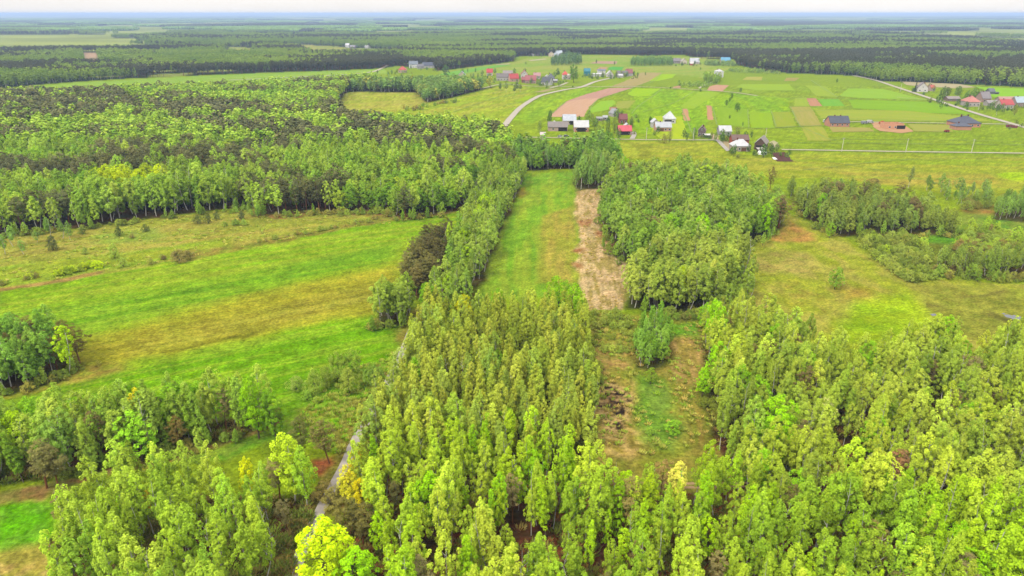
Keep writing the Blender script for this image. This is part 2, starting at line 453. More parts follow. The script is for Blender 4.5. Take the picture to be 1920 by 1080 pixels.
# central clearing
paint([(1104, 585), (1315, 596), (1325, 690), (1365, 830), (1440, 985), (1000, 985), (1120, 850), (1108, 700)], '#a8a048', '#96a03c', 1.5, W=5, seed=50)
paint([(1110, 660), (1175, 640), (1180, 690), (1120, 700)], '#c8a864', '#a8a04c', 2, W=2)
paint([(1112, 720), (1180, 715), (1200, 790), (1200, 850), (1125, 860)], '#d4ba70', '#a89a48', 2, W=1.6, seed=52)
paint([(1190, 705), (1250, 712), (1275, 800), (1260, 840), (1205, 830)], '#80ac3c', '#90b048', 2, W=6)
paint([(1240, 605), (1310, 605), (1312, 628), (1245, 630)], '#74b02c', '#86b83a', 2)
paint([(1252, 640), (1312, 628), (1335, 715), (1300, 740), (1262, 700)], '#d4b46c', '#b4a450', 2.5, ((1290, 630), (1330, 830)), 10, 1.2)
paint([(1265, 715), (1330, 720), (1360, 830), (1300, 830)], '#8f9c3a', '#b0a04c', 2, ((1290, 630), (1330, 830)), 14, 1.2)
paint([(1112, 715), (1150, 718), (1185, 745), (1188, 770), (1165, 812), (1140, 815), (1118, 765)], '#dcc07c', '#40332a', 1.2, W=1.4, seed=53, lo=.50, hi=.62, warp=.3)
paint([(1122, 738), (1165, 745), (1176, 768), (1130, 764)], '#3a2d26', '#b09460', 1.0, amt=.85, warp=.6, W=1.3, lo=.42, hi=.56)
# right meadow
DR = ((1480, 420), (1700, 580))
paint([(1345, 590), (1398, 520), (1380, 470), (1440, 448), (1470, 425), (1482, 400), (1510, 415), (1590, 447), (1640, 480), (1720, 525), (1920, 532), (2400, 545), (2400, 660), (1700, 660), (1480, 640)], '#a9b63c', '#b9b654', 2, DR, 14, 5, seed=60)
paint([(1445, 450), (1480, 412), (1525, 440), (1530, 452), (1470, 455)], '#cfa55a', '#bca64e', 2.5, W=4)
paint([(1420, 470), (1520, 475), (1525, 515), (1430, 515), (1400, 495)], '#bcae60', '#a8ac4c', 4, W=4, amt=.8)
paint([(1470, 530), (1520, 530), (1560, 560), (1480, 570)], '#bfae52', '#a8b040', 4, W=4, amt=.7)
paint([(1580, 540), (1620, 540), (1630, 560), (1590, 560)], '#c0a04c', None, 4, amt=.7)
paint([(1600, 570), (1700, 545), (1760, 600), (1700, 650), (1560, 640)], '#b2cf34', '#a0c430', 4, W=6)
paint([(1720, 532), (1920, 540), (1920, 640), (1780, 640)], '#a8aa48', '#97a03e', 4, W=3)
for q in ([(1740, 566), (1780, 572), (1770, 577), (1735, 572)], [(1800, 555), (1890, 545), (1890, 549), (1800, 560)], [(1850, 580), (1900, 600), (1890, 606), (1840, 588)]):
    paint(q, '#6c6a34', '#8a8440', 1.2, warp=1.3, amt=.8)
paint([(1400, 330), (1440, 350), (1478, 380), (1470, 420), (1440, 385), (1385, 345)], '#b8a44a', '#a8a23e', 2)
paint([(1370, 318), (1420, 322), (1430, 345), (1392, 335)], '#c09450', '#b0a444', 2.5, W=5)
paint([(1400, 312), (1445, 312), (1448, 330), (1410, 332)], '#b4cc30', None, 2)
paint([(1590, 425), (1830, 430), (1960, 440), (2200, 500), (1960, 500), (1720, 528), (1640, 480)], '#8f9a3e', '#7c8a34', 3, W=6, seed=61)
paint([(1810, 390), (1960, 420), (2100, 470), (1860, 440), (1800, 420)], '#7aa838', '#94a844', 4, W=6)
paint([(1800, 385), (1870, 385), (1870, 402), (1810, 400)], '#b08a48', '#9c9440', 3, W=5)
paint([(1720, 440), (1830, 444), (1800, 460), (1740, 455)], '#6cb02c', None, 3, amt=.8)
# fields under the village road
DX = ((1200, 300), (1900, 310))
paint([(1155, 264), (1345, 266), (1370, 285), (1480, 300), (2400, 320), (2400, 370), (1800, 368), (1560, 332), (1470, 335), (1380, 320), (1160, 295)], '#a8b838', '#b4b848', 2, DX, 70, 6, seed=70)
paint([(1480, 285), (2400, 300), (2400, 330), (1900, 318), (1500, 312)], '#9eb834', '#b2ba42', 2.5, DX, 120, 5, seed=71)
paint([(1865, 324), (1990, 324), (1990, 340), (1895, 338)], '#b4d82c', None, .8)
paint([(1560, 322), (1860, 326), (1880, 345), (1640, 345)], '#bcb04e', '#a9b640', 3, DX, 80, 6, seed=72)
paint([(1160, 268), (1185, 268), (1200, 296), (1165, 296)], '#b2be40', None, .8)
paint([(1190, 268), (1215, 268), (1225, 295), (1205, 296)], '#a0a83a', None, .8)
# valley fields round the village
paint([(-900, 200), (0, 168), (130, 156), (400, 141), (632, 133), (720, 129), (728, 137), (640, 146), (400, 154), (160, 164), (0, 172), (-900, 208)], '#a9c850', '#9cc448', 2, ((130, 156), (720, 132)), 200, 10)
paint([(625, 186), (660, 172), (785, 174), (800, 192), (740, 212), (650, 210), (630, 200)], '#b4c244', '#c0be58', 2, ((640, 190), (760, 180)), 60, 8)
paint([(740, 215), (800, 195), (870, 180), (930, 163), (985, 160), (1000, 180), (965, 210), (945, 232), (830, 220)], '#a9c238', '#b8c04a', 3, ((760, 215), (980, 170)), 60, 8, seed=80)
paint([(960, 225), (985, 205), (1010, 185), (1060, 172), (1090, 165), (1155, 158), (1060, 190), (1030, 215), (1000, 232)], '#a4c634', '#94bc34', 1, ((960, 225), (1090, 170)), 60, 8, seed=81)
paint([(820, 133), (965, 116), (1000, 106), (1090, 104), (1300, 107), (1380, 116), (1345, 150), (1270, 140), (1100, 135), (920, 140), (850, 145)], '#9cbc44', '#b0bd56', 2, ((850, 130), (1300, 110)), 140, 16, seed=82)
paint([(1180, 165), (1370, 174), (1480, 185), (1480, 215), (1340, 215), (1310, 248), (1190, 250), (1180, 215), (1190, 190)], '#a2c82e', '#92be2c', 1, ((1200, 170), (1230, 240)), 80, 8, seed=83)
# forest floor under the woods
FLOOR = {'foreground': ('#7c4a30', '#57482a'), 'right': ('#6b4a30', '#4f4526'), 'grove': ('#4f4a24', '#5c5228'), 'left': ('#6a5232', '#5a5a2c'), 'lower_left': ('#6f5638', '#565028'), 'bottom_left': ('#7a5234', '#56482a')}
for k, P in WOOD.items():
    c = FLOOR.get(k, ('#66562e', '#5a602c'))
    paint(P, c[0], c[1], 1.5, W=4, seed=90)
paint(rp((585, 860), (625, 850), (632, 880), (600, 900), (585, 890)), '#a85a38', '#b0764a', 1.2)
for h_ in HOLES[3:]: paint(h_, '#9a5432', '#7a4a2c', 1.5, W=2.5)
paint(HOLES[0], '#b8a068', '#9aa04c', 3)
# verge of the paved track
dr = segdist(road_pts, WX, WY, closed=False)
a = (sstep(4.6, 2.2, dr) * 0.85)[:, None]
nv = fbm(X / 3, Y / 3, 77)[:, None]
C = C * (1 - a) + (B('#a8804e') * nv + B('#94a040') * (1 - nv)) * a
for P in FAR_CLEAR: paint(P, '#b4b45a', '#9ab050', 3, W=40)
paint(FAR_CLEAR[2], '#d8b898', '#c4ae84', 3, W=30)
# clumpy sward: coarse and fine unevenness of the plants themselves
near = Y < 900
xn, yn = X[near], Y[near]
g1 = fbm(xn / 1.6, yn / 1.6, 601, 3); g2 = fbm(xn / 7.0, yn / 5.0, 602, 3); g3 = fbm(xn / 0.8, yn / 0.8, 603, 2)
v_ = (1 + .75 * (g1 - .5)) * (1 + .5 * (g2 - .5)) * (1 + .5 * (g3 - .5))
C[near] *= v_[:, None]
hue_ = (fbm(xn / 4.0, yn / 4.0, 604, 3) - .5)[:, None]
C[near] *= 1 + hue_ * np.array((.18, .0, .2))
# mowing streaks: along each field's own working direction
for P_, d_, amp_ in ((rp((-900, 620), (0, 545), (250, 500), (430, 465), (600, 437), (720, 413), (880, 392), (850, 470), (775, 560), (760, 650), (690, 790), (560, 830), (200, 830), (-900, 900)), DL, .34),
                     (rp((-900, 480), (0, 442), (470, 390), (718, 394), (870, 393), (600, 440), (250, 503), (0, 548), (-900, 640)), DL, .22),
                     (rp((905, 522), (948, 420), (987, 325), (1140, 322), (1140, 400), (1190, 505), (1165, 580), (1095, 560)), DS, .26),
                     (rp((1155, 264), (2400, 300), (2400, 370), (1800, 368), (1560, 332), (1160, 295)), DX, .2)):
    k_ = np.nonzero(inside(P_, X, Y))[0]
    p0, p1 = G(*d_[0]), G(*d_[1]); e_ = (p1 - p0) / np.linalg.norm(p1 - p0)
    al = X[k_] * e_[0] + Y[k_] * e_[1]; ac = -X[k_] * e_[1] + Y[k_] * e_[0]
    st = fbm(al / 30, ac / .9, 700, 3) * .6 + fbm(al / 60, ac / 3.2, 701, 2) * .4 - .5
    C[k_] *= 1 + amp_ * 2 * st[:, None] * np.array((1.0, .8, .9))
# low ridges far out
ridge = np.zeros(X.shape)
rr = sstep(9000, 15000, Y) * (1 - sstep(30000, 35500, Y))
ridge = rr * 62 * np.clip(fbm(X / 6000, Y / 3500, 55, 3) - 0.28, 0, 1)
Z = ridge
gi = np.arange(NX * len(ys_)).reshape(len(ys_), NX)
Q = np.stack([gi[:-1, :-1], gi[:-1, 1:], gi[1:, 1:], gi[1:, :-1]], -1).reshape(-1, 4)
me = mesh_np('ground', np.stack([X, Y, Z], 1), Q, [ground_mat()])
at = me.attributes.new('cover', 'FLOAT_COLOR', 'POINT')
at.data.foreach_set('color', np.concatenate([C, np.ones((len(C), 1))], 1).astype(np.float32).ravel())
me.polygons.foreach_set('use_smooth', np.ones(len(Q), bool))
link('ground', me, kind='structure')
S_ = 36000.0
MB().add([(-S_, -3000, -.3), (S_, -3000, -.3), (S_, 36500, -.3), (-S_, 36500, -.3)], [(0, 1, 2, 3)]).build('terrain', fm('terrain_cover', '#6f7a34', amp=.3, scale=.01), kind='structure')

# ------------------------------------------------------------------ crop strips, ploughed land (sheets just above the ground)
def sheet(name, pts, mat, z=0.03, wob=0.0, kind='structure'):
    P = poly(pts) if not isinstance(pts, np.ndarray) else pts
    out = []
    for i in range(len(P)):
        a, b = P[i], P[(i + 1) % len(P)]
        L = np.linalg.norm(b - a); n = max(1, min(30, int(L / 6)))
        for j in range(n):
            q = a + (b - a) * j / n
            w = wob * (rng.random(2) - .5)
            out.append((q[0] + w[0], q[1] + w[1], z))
    s = sum(out[i][0] * out[(i + 1) % len(out)][1] - out[(i + 1) % len(out)][0] * out[i][1] for i in range(len(out)))
    if s < 0: out.reverse()
    return MB().add(out, [tuple(range(len(out)))]).build(name, mat, kind=kind)
def crop_mat(hexc, hex2, d, W=2.5):
    """rows along the direction d (two photo points)"""
    p0, p1 = G(*d[0]), G(*d[1]); ang = math.atan2(p1[1] - p0[1], p1[0] - p0[0])
    m, nt, out = new_mat('crop_rows')
    tc = nd(nt, 'ShaderNodeTexCoord')
    mp = nd(nt, 'ShaderNodeMapping', vector_type='POINT')
    mp.inputs['Rotation'].default_value = (0, 0, -ang)
    nt.links.new(tc.outputs['Object'], mp.inputs['Vector'])
    mp2 = nd(nt, 'ShaderNodeMapping'); mp2.inputs['Scale'].default_value = (0.02, 1.0 / W, 1)
    nt.links.new(mp.outputs[0], mp2.inputs['Vector'])
    n1 = noise(nt, mp2.outputs[0], 1.0, 3)
    n2 = noise(nt, tc.outputs['Object'], 0.35, 4, .7)
    ad = nd(nt, 'ShaderNodeMath', operation='ADD'); nt.links.new(n1, ad.inputs[0]); nt.links.new(n2, ad.inputs[1])
    c = mixc(nt, 'MIX', mrange(nt, ad.outputs[0], .75, 1.25, 0, 1), tuple(B(hexc)) + (1,), tuple(B(hex2)) + (1,))
    p = nd(nt, 'ShaderNodeBsdfPrincipled'); p.inputs['Roughness'].default_value = 1; p.inputs['Specular IOR Level'].default_value = 0
    nt.links.new(c, p.inputs['Base Color']); nt.links.new(p.outputs[0], out.inputs['Surface'])
    return m
CROPS = [
    ('ploughed_field', [(1032, 219), (1044, 203), (1062, 190), (1098, 177), (1143, 165), (1189, 164), (1150, 176), (1120, 187), (1105, 200), (1094, 219)], '#e6c0a0', '#dcb290', ((1040, 219), (1140, 168)), 3),
    ('ploughed_field', [(1062, 190), (1098, 177), (1143, 165), (1189, 164), (1152, 175), (1128, 184), (1100, 185)], '#dcb29a', '#ccA08e', ((1040, 219), (1140, 168)), 3),
    ('stubble_field', [(1146, 162), (1172, 152), (1195, 140), (1202, 136), (1240, 136), (1232, 146), (1208, 156), (1190, 162)], '#c8b480', '#b8b068', ((1146, 162), (1205, 137)), 4),
    ('crop_field', [(1238, 139), (1268, 139), (1260, 146), (1232, 152), (1218, 152)], '#b8dc2c', '#a8d428', ((1220, 152), (1265, 139)), 4),
    ('crop_field', [(1190, 166), (1240, 166), (1215, 180), (1186, 180), (1176, 176)], '#a4d428', '#b8dc30', ((1180, 180), (1235, 166)), 4),
    ('crop_field', [(1108, 202), (1126, 190), (1150, 188), (1155, 192), (1140, 206), (1106, 212)], '#a0d040', '#acd44c', ((1110, 210), (1140, 190)), 4),
    ('stubble_field', [(1158, 190), (1192, 188), (1178, 203), (1154, 203)], '#b8bc5c', '#a8b84c', ((1160, 200), (1190, 190)), 3),
    ('ploughed_field', [(1277, 204), (1288, 204), (1295, 226), (1283, 227)], '#e0b088', '#d4a47c', ((1282, 204), (1290, 227)), 3),
    ('ploughed_field', [(1324, 198), (1333, 198), (1338, 225), (1327, 225)], '#e0b088', '#d0a078', ((1328, 198), (1332, 225)), 3),
    ('ploughed_field', [(1330, 162), (1343, 159), (1367, 160), (1355, 171), (1326, 170)], '#e0b294', '#d6aa88', ((1330, 170), (1360, 160)), 4),
    ('ploughed_field', [(1262, 163), (1275, 160), (1276, 165), (1262, 165)], '#d8ac88', '#ccaa80', ((1262, 165), (1275, 160)), 4),
    ('crop_field', [(1490, 184), (1512, 183), (1518, 199), (1489, 199)], '#b4c84c', '#a8c440', ((1495, 184), (1495, 199)), 4),
    ('ploughed_field', [(1512, 184), (1530, 184), (1541, 199), (1519, 199)], '#dca684', '#cc9a78', ((1515, 184), (1525, 199)), 3),
    ('crop_field', [(1533, 186), (1571, 186), (1585, 199), (1544, 199)], '#84c444', '#94cc4c', ((1540, 186), (1550, 199)), 4),
    ('stubble_field', [(1481, 200), (1519, 200), (1542, 236), (1498, 236)], '#c4b86c', '#b0b44e', ((1490, 200), (1515, 236)), 3),
    ('stubble_field', [(1502, 238), (1542, 237), (1558, 264), (1515, 264)], '#c0c058', '#a8bc40', ((1510, 238), (1530, 264)), 3),
    ('crop_field', [(1447, 210), (1481, 210), (1494, 238), (1455, 240)], '#b2bc48', '#a4bc3c', ((1450, 212), (1465, 238)), 5),
    ('crop_field', [(1310, 172), (1350, 174), (1300, 204), (1284, 203), (1276, 200)], '#b0d040', '#a4c838', ((1285, 203), (1345, 174)), 5),
    ('crop_field', [(1405, 210), (1445, 212), (1452, 240), (1408, 240)], '#a8cc34', '#a0c430', ((1410, 212), (1420, 240)), 5),
    ('crop_field', [(1345, 200), (1402, 205), (1405, 240), (1345, 232)], '#a4c838', '#96bc30', ((1350, 200), (1360, 235)), 5),
    ('crop_field', [(1590, 166), (1655, 167), (1740, 188), (1610, 184), (1575, 180)], '#a0cc40', '#aad048', ((1590, 170), (1720, 186)), 8),
    ('crop_field', [(1590, 187), (1745, 191), (1830, 215), (1740, 212), (1600, 203)], '#a0cc38', '#94c034', ((1600, 195), (1800, 208)), 9),
    ('crop_field', [(1525, 205), (1700, 208), (1840, 222), (1860, 228), (1640, 228), (1540, 222)], '#a8c040', '#b8c250', ((1540, 212), (1820, 222)), 9),
    ('stubble_field', [(1510, 160), (1550, 162), (1568, 182), (1530, 180)], '#b2c848', '#a6c43c', ((1515, 160), (1540, 181)), 6),
    ('stubble_field', [(1400, 144), (1430, 144), (1428, 151), (1392, 150)], '#c8c464', '#b4bc54', ((1400, 150), (1425, 144)), 6),
    ('ploughed_field', [(1475, 146), (1500, 146), (1490, 152), (1470, 152)], '#c4a86c', '#b4b060', ((1475, 152), (1495, 146)), 6),
    ('crop_field', [(1390, 158), (1480, 158), (1490, 170), (1420, 170), (1380, 164)], '#b0cc40', '#a4c83c', ((1390, 164), (1480, 162)), 6),
    ('ploughed_field', [(1105, 119), (1120, 115), (1158, 115), (1155, 120)], '#d4b098', '#c8a890', ((1110, 119), (1150, 116)), 5),
    ('crop_field', [(1141, 127), (1148, 125), (1170, 126), (1165, 132), (1140, 131)], '#68c050', '#74c454', ((1142, 129), (1168, 128)), 5),
    ('ploughed_field', [(1118, 131), (1125, 126), (1140, 126), (1132, 136), (1122, 136)], '#d8b088', '#c4a880', ((1120, 135), (1138, 127)), 5),
    ('stubble_field', [(990, 113), (1022, 110), (1025, 111.5), (995, 114.5)], '#dccfae', '#cfc8a0', ((990, 113), (1022, 111)), 5),
    ('stubble_field', [(930, 121), (956, 119), (955, 120.5), (930, 122)], '#dccfae', '#cfc8a0', ((930, 121), (955, 119)), 5),
    ('ploughed_field', [(1000, 173), (1030, 167), (1050, 166), (1020, 173)], '#c8b884', '#b8b478', ((1000, 173), (1045, 166)), 4),
    ('crop_field', [(964, 192), (985, 181), (1003, 178), (990, 188)], '#b4d030', '#a8cc30', ((966, 191), (1000, 179)), 5),
    ('ploughed_field', [(560, 92), (575, 88), (600, 104), (586, 104)], '#cfa88c', '#c0a488', ((562, 92), (590, 104)), 8),
    ('crop_field', [(820, 140), (850, 134), (900, 126), (940, 122), (960, 122), (900, 132), (850, 142)], '#84c44c', '#94c858', ((825, 140), (940, 124)), 8),
    ('stubble_field', [(1690, 153), (1740, 155), (1800, 158), (1830, 164), (1790, 166), (1700, 160)], '#d4c49c', '#c8c090', ((1690, 156), (1820, 162)), 6),
    ('crop_field', [(1830, 163), (1925, 167), (2200, 178), (2200, 200), (1925, 190), (1860, 182), (1850, 172)], '#9cd438', '#a8d844', ((1830, 166), (1920, 172)), 8),
    ('kitchen_garden', [(1446, 287), (1470, 286), (1487, 303), (1456, 303)], '#7a5a50', '#6c5048', ((1446, 287), (1456, 303)), 1.5),
    ('building_lot', [(1632, 230), (1655, 228), (1700, 237), (1712, 247), (1690, 250), (1650, 246), (1640, 240)], '#e6bc90', '#d8aa80', ((1640, 232), (1700, 245)), 3),
    ('building_lot', [(1555, 238), (1630, 240), (1640, 247), (1560, 248)], '#c4b46c', '#b4b45a', ((1560, 240), (1630, 245)), 4),
    ('building_lot', [(1700, 233), (1785, 235), (1785, 248), (1715, 247)], '#bcb860', '#b0bc50', ((1700, 238), (1780, 242)), 4),
    ('farmyard', [(1440, 268), (1450, 264), (1460, 268), (1462, 278), (1450, 278), (1445, 270)], '#d4cca4', '#c4bc94', ((1440, 268), (1460, 278)), 2),
    ('farmyard', [(1355, 266), (1372, 264), (1376, 280), (1368, 284)], '#d8c498', '#c8b888', ((1355, 266), (1370, 284)), 2),
    ('farmyard', [(1334, 252), (1348, 254), (1346, 262), (1334, 262)], '#e0c8a4', '#d0bc98', ((1334, 252), (1346, 262)), 2),
    ('lawn', [(1226, 218), (1278, 219), (1292, 262), (1240, 262), (1222, 248)], '#c8dc3c', '#b8d438', ((1226, 220), (1250, 262)), 4),
]
for i, (nm, pts, c1, c2, d, w) in enumerate(CROPS):
    sheet(nm, pts, crop_mat(c1, c2, d, w), z=0.03 + 0.006 * i, wob=1.2)

# ------------------------------------------------------------------ roads
def ribbon(name, pts, width, mat, z, wob=0.15, dens=4.0):
    P = np.array([G(*p) if not isinstance(p, np.ndarray) else p for p in pts])
    # Catmull-Rom through the points
    Q_ = []
    for i in range(len(P) - 1):
        p0 = P[max(i - 1, 0)]; p1 = P[i]; p2 = P[i + 1]; p3 = P[min(i + 2, len(P) - 1)]
        n = max(2, min(40, int(np.linalg.norm(p2 - p1) / dens)))
        for j in range(n):
            t = j / n
            Q_.append(0.5 * ((2 * p1) + (-p0 + p2) * t + (2 * p0 - 5 * p1 + 4 * p2 - p3) * t * t + (-p0 + 3 * p1 - 3 * p2 + p3) * t ** 3))
    Q_.append(P[-1]); Q_ = np.array(Q_)
    tg = np.gradient(Q_, axis=0); tg /= np.linalg.norm(tg, axis=1)[:, None] + 1e-9
    nrm = np.stack([-tg[:, 1], tg[:, 0]], 1)
    w = width / 2 + wob * (rng.random((len(Q_), 2)) - .5)
    Lf = Q_ + nrm * w[:, :1]; Rt = Q_ - nrm * w[:, 1:]
    V = np.concatenate([np.c_[Lf, np.full(len(Lf), z)], np.c_[Rt, np.full(len(Rt), z)]])
    n = len(Q_); i = np.arange(n - 1)
    me = mesh_np(name, V, np.stack([i + n, i + n + 1, i + 1, i], 1), [mat])
    return link(name, me, kind='structure')
M_ASPH = fm('worn_asphalt', '#dcd2c6', amp=.22, scale=.5)
M_GRAV = fm('pale_gravel', '#d4ccae', amp=.18, scale=.4)
M_DIRT = fm('dirt', '#c8a878', amp=.25, scale=.5)
M_GRASSY = fm('grassy_ridge', '#94a040', amp=.3, scale=.8)
ribbon('road', EXC_ROAD, 2.1, M_ASPH, 0.02)
ribbon('track', [(880, 912), (960, 911), (1040, 912), (1200, 914), (1400, 912), (1560, 906), (1700, 905)], 0.7, M_DIRT, 0.02)
ribbon('track', [(880, 905), (960, 904), (1040, 905), (1200, 907), (1400, 905), (1560, 900), (1700, 898)], 0.7, M_DIRT, 0.02)
ribbon('road', [(985, 258), (1025, 258.5), (1112, 260.5), (1156, 261.5), (1212, 262.5), (1300, 263), (1345, 263)], 3.0, M_GRAV, 0.34)
ribbon('road', [(1345, 263), (1352, 270), (1366, 284)], 3.2, fm('worn_asphalt', '#cfc8bc'), 0.36)
ribbon('road', [(1465, 281), (1580, 283), (1700, 285), (1920, 288), (2500, 296)], 3.4, M_GRAV, 0.34)
ribbon('road', [(944, 240), (950, 231), (958, 221), (976, 202), (1000, 186), (1020, 177.5), (1060, 168.5), (1090, 163.5), (1118, 153), (1150, 146)], 5.5, fm('pale_asphalt', '#d8cebc'), 0.40)
ribbon('road', [(905, 166), (945, 158), (1000, 162), (1090, 163), (1190, 163), (1255, 165.5), (1320, 169.5), (1375, 173.5), (1420, 180)], 3.5, M_GRAV, 0.38)
ribbon('road', [(1030, 166), (1052, 160), (1064, 155)], 4, M_GRAV, 0.42)
ribbon('road', [(1600, 142), (1640, 150.5), (1680, 163.5), (1760, 190), (1830, 213), (1920, 239), (2200, 320)], 5.2, fm('pale_asphalt', '#d8cebc'), 0.42)
ribbon('track', [(1590, 229), (1640, 229.5), (1790, 232), (1895, 233.5)], 3.0, M_GRAV, 0.40)
ribbon('track', [(1682, 183), (1775, 189.5)], 2.5, fm('dry_grass', '#c8cc7c'), 0.38)
ribbon('track', [(1185, 261), (1189, 253), (1187, 248)], 3.5, fm('worn_asphalt', '#cfc8bc'), 0.40)
ribbon('road', [(430, 150.5), (480, 148.5), (560, 144.5), (640, 140.5), (695, 135.5), (716, 128), (728, 122)], 6, M_GRAV, 0.36)
ribbon('track', [(1311, 166), (1320, 160), (1345, 150)], 3.0, M_GRAV, 0.40)

M_MARG = fm('tall_grass', '#8eac38', amp=.3, scale=.6)
for pts_, w_ in (([(1485, 268), (1700, 270), (1920, 272), (2200, 275)], 2.2), ([(1500, 237), (1560, 263), (1580, 266)], 1.6), ([(1455, 240), (1500, 237), (1545, 236)], 2.5), ([(1278, 204), (1290, 232), (1300, 256)], 1.6), ([(1336, 200), (1342, 225), (1346, 240)], 1.5),
                 ([(1402, 205), (1404, 240)], 1.5), ([(1446, 208), (1456, 240)], 1.5), ([(1482, 200), (1500, 237)], 1.5), ([(1345, 240), (1420, 241), (1500, 238)], 2.0), ([(1372, 174), (1420, 180), (1480, 184), (1600, 186), (1745, 190)], 2.2), ([(1400, 205), (1480, 209), (1600, 205)], 1.8),
                 ([(1545, 222), (1700, 226), (1860, 230)], 2.2), ([(1560, 262), (1720, 262), (1920, 266)], 2.0), ([(1570, 182), (1535, 160), (1520, 150)], 2.0), ([(1062, 190), (1036, 212), (1031, 219)], 1.8), ([(1190, 164), (1150, 177), (1120, 188), (1098, 219)], 1.8), ([(1242, 136), (1225, 152), (1190, 163)], 2.0),
                 ([(1240, 168), (1222, 182), (1196, 200), (1184, 214)], 1.6), ([(1300, 172), (1270, 190), (1240, 200), (1205, 210)], 1.6), ([(930, 200), (1010, 186)], 1.6), ([(850, 210), (930, 184), (1000, 174)], 1.6), ([(1500, 320), (1700, 300), (1920, 296)], 1.0), ([(1530, 300), (1640, 318), (1760, 345)], 1.0)):
    ribbon('grass_margin', pts_, w_ * .6, M_MARG, 0.30, wob=.8)

# water in the marsh at the right
def water_mat():
    m, nt, out = new_mat('still_water')
    p = nd(nt, 'ShaderNodeBsdfPrincipled'); p.inputs['Base Color'].default_value = (.03, .035, .03, 1); p.inputs['Roughness'].default_value = .06
    p.inputs['Specular IOR Level'].default_value = .8
    nt.links.new(p.outputs[0], out.inputs['Surface']); return m
M_WATER = water_mat()
sheet('water', [(1884, 592), (1890, 589.5), (1896, 591), (1902, 590.5), (1906, 593), (1912, 593.5), (1918, 596), (1930, 598), (1926, 601), (1915, 600), (1908, 601), (1903, 599), (1897, 599), (1893, 596), (1888, 596)], M_WATER, .03, .9)
sheet('water', [(1902, 603), (1910, 602), (1922, 604), (1945, 605), (1940, 609), (1925, 608), (1912, 607)], M_WATER, .03, .9)
sheet('water', [(1878, 588), (1882, 587), (1886, 588.5), (1881, 589.5)], M_WATER, .03, .4)
sheet('water', [(1744, 589), (1752, 588), (1756, 591), (1748, 593)], M_WATER, .03, .4)
sheet('water', [(1930, 570), (1975, 572), (1990, 580), (1940, 582)], M_WATER, .03, .6)

# ------------------------------------------------------------------ tree shapes
UP = np.array((0, 0, 1.0))
PROFILE = {
    'birch': ((0, .12, .3, .5, .7, .88, 1), (.42, .78, 1, .98, .84, .58, .22)),
    'alder': ((0, .1, .25, .5, .75, .92, 1), (.6, .9, 1, .93, .72, .44, .16)),
    'pine': ((0, .2, .5, .75, .92, 1), (.35, .75, 1, .88, .55, .2)),
    'oak': ((0, .15, .45, .7, .88, 1), (.55, .88, 1, .88, .6, .25)),
    'shrub': ((0, .2, .5, .75, .9, 1), (.85, 1, .95, .75, .5, .2)),
    'spruce': ((0, .1, .5, 1), (.9, 1, .55, .04)),
}
def crown_arrays(r, prof, R0, z0, z1, nclump, ncard, card, crx, crz, upb=.45, inner=.45, lobes=.28, sink=0.0):
    tt, rr_ = PROFILE[prof]
    tx = np.linspace(0, 1, 200); w = np.interp(tx, tt, rr_) ** 1.3 + .03; cdf = np.cumsum(w); cdf /= cdf[-1]
    ph = r.random(3) * 6.28; lk = r.integers(2, 5)
    V = []
    for i in range(nclump):
        t = np.interp((i + r.random()) / nclump, cdf, tx)
        an = i * 2.399963 + r.normal() * .5
        Re = R0 * np.interp(t, tt, rr_) * (1 + lobes * math.sin(lk * an + ph[0] + t * 5) + .12 * math.sin(5 * an + ph[1] - 9 * t))
        q = inner + (1 - inner) * math.sqrt(r.random())
        rad = max(0, Re * q - crx * .5)
        c = np.array((math.cos(an) * rad, math.sin(an) * rad, z0 + (z1 - z0) * t - sink * q * q * (1 - t)))
        if t > .93: c[:2] *= .5
        o = np.array((math.cos(an), math.sin(an), 0)) * .7 * q + UP * (upb + .7 * max(0, t - .55))
        o /= np.linalg.norm(o)
        k = int(ncard * r.uniform(.7, 1.3))
        d = r.normal(size=(k * 3, 3)); d /= np.linalg.norm(d, axis=1)[:, None]
        d = d[(d @ o) > -.35][:k]; k = len(d)
        sc = r.uniform(.75, 1.25)
        pos = c + d * np.array((crx, crx, crz)) * sc * r.uniform(.55, 1.0, (k, 1))
        nrm = d * .65 + UP * .5 + o * .35 + r.normal(size=(k, 3)) * .24
        nrm /= np.linalg.norm(nrm, axis=1)[:, None]
        a = np.cross(nrm, r.normal(size=(k, 3))); a /= np.linalg.norm(a, axis=1)[:, None]
        b = np.cross(nrm, a)
        s = card * r.uniform(.6, 1.35, (k, 1))
        asp = r.uniform(.55, .95, (k, 1))
        quad = np.stack([pos - a * s * .5, pos - b * s * .5 * asp + a * s * .08, pos + a * s * .5, pos + b * s * .5 * asp + a * s * .08], 1)
        V.append(quad.reshape(-1, 3))
    V = np.concatenate(V)
    return V, np.arange(len(V)).reshape(-1, 4)
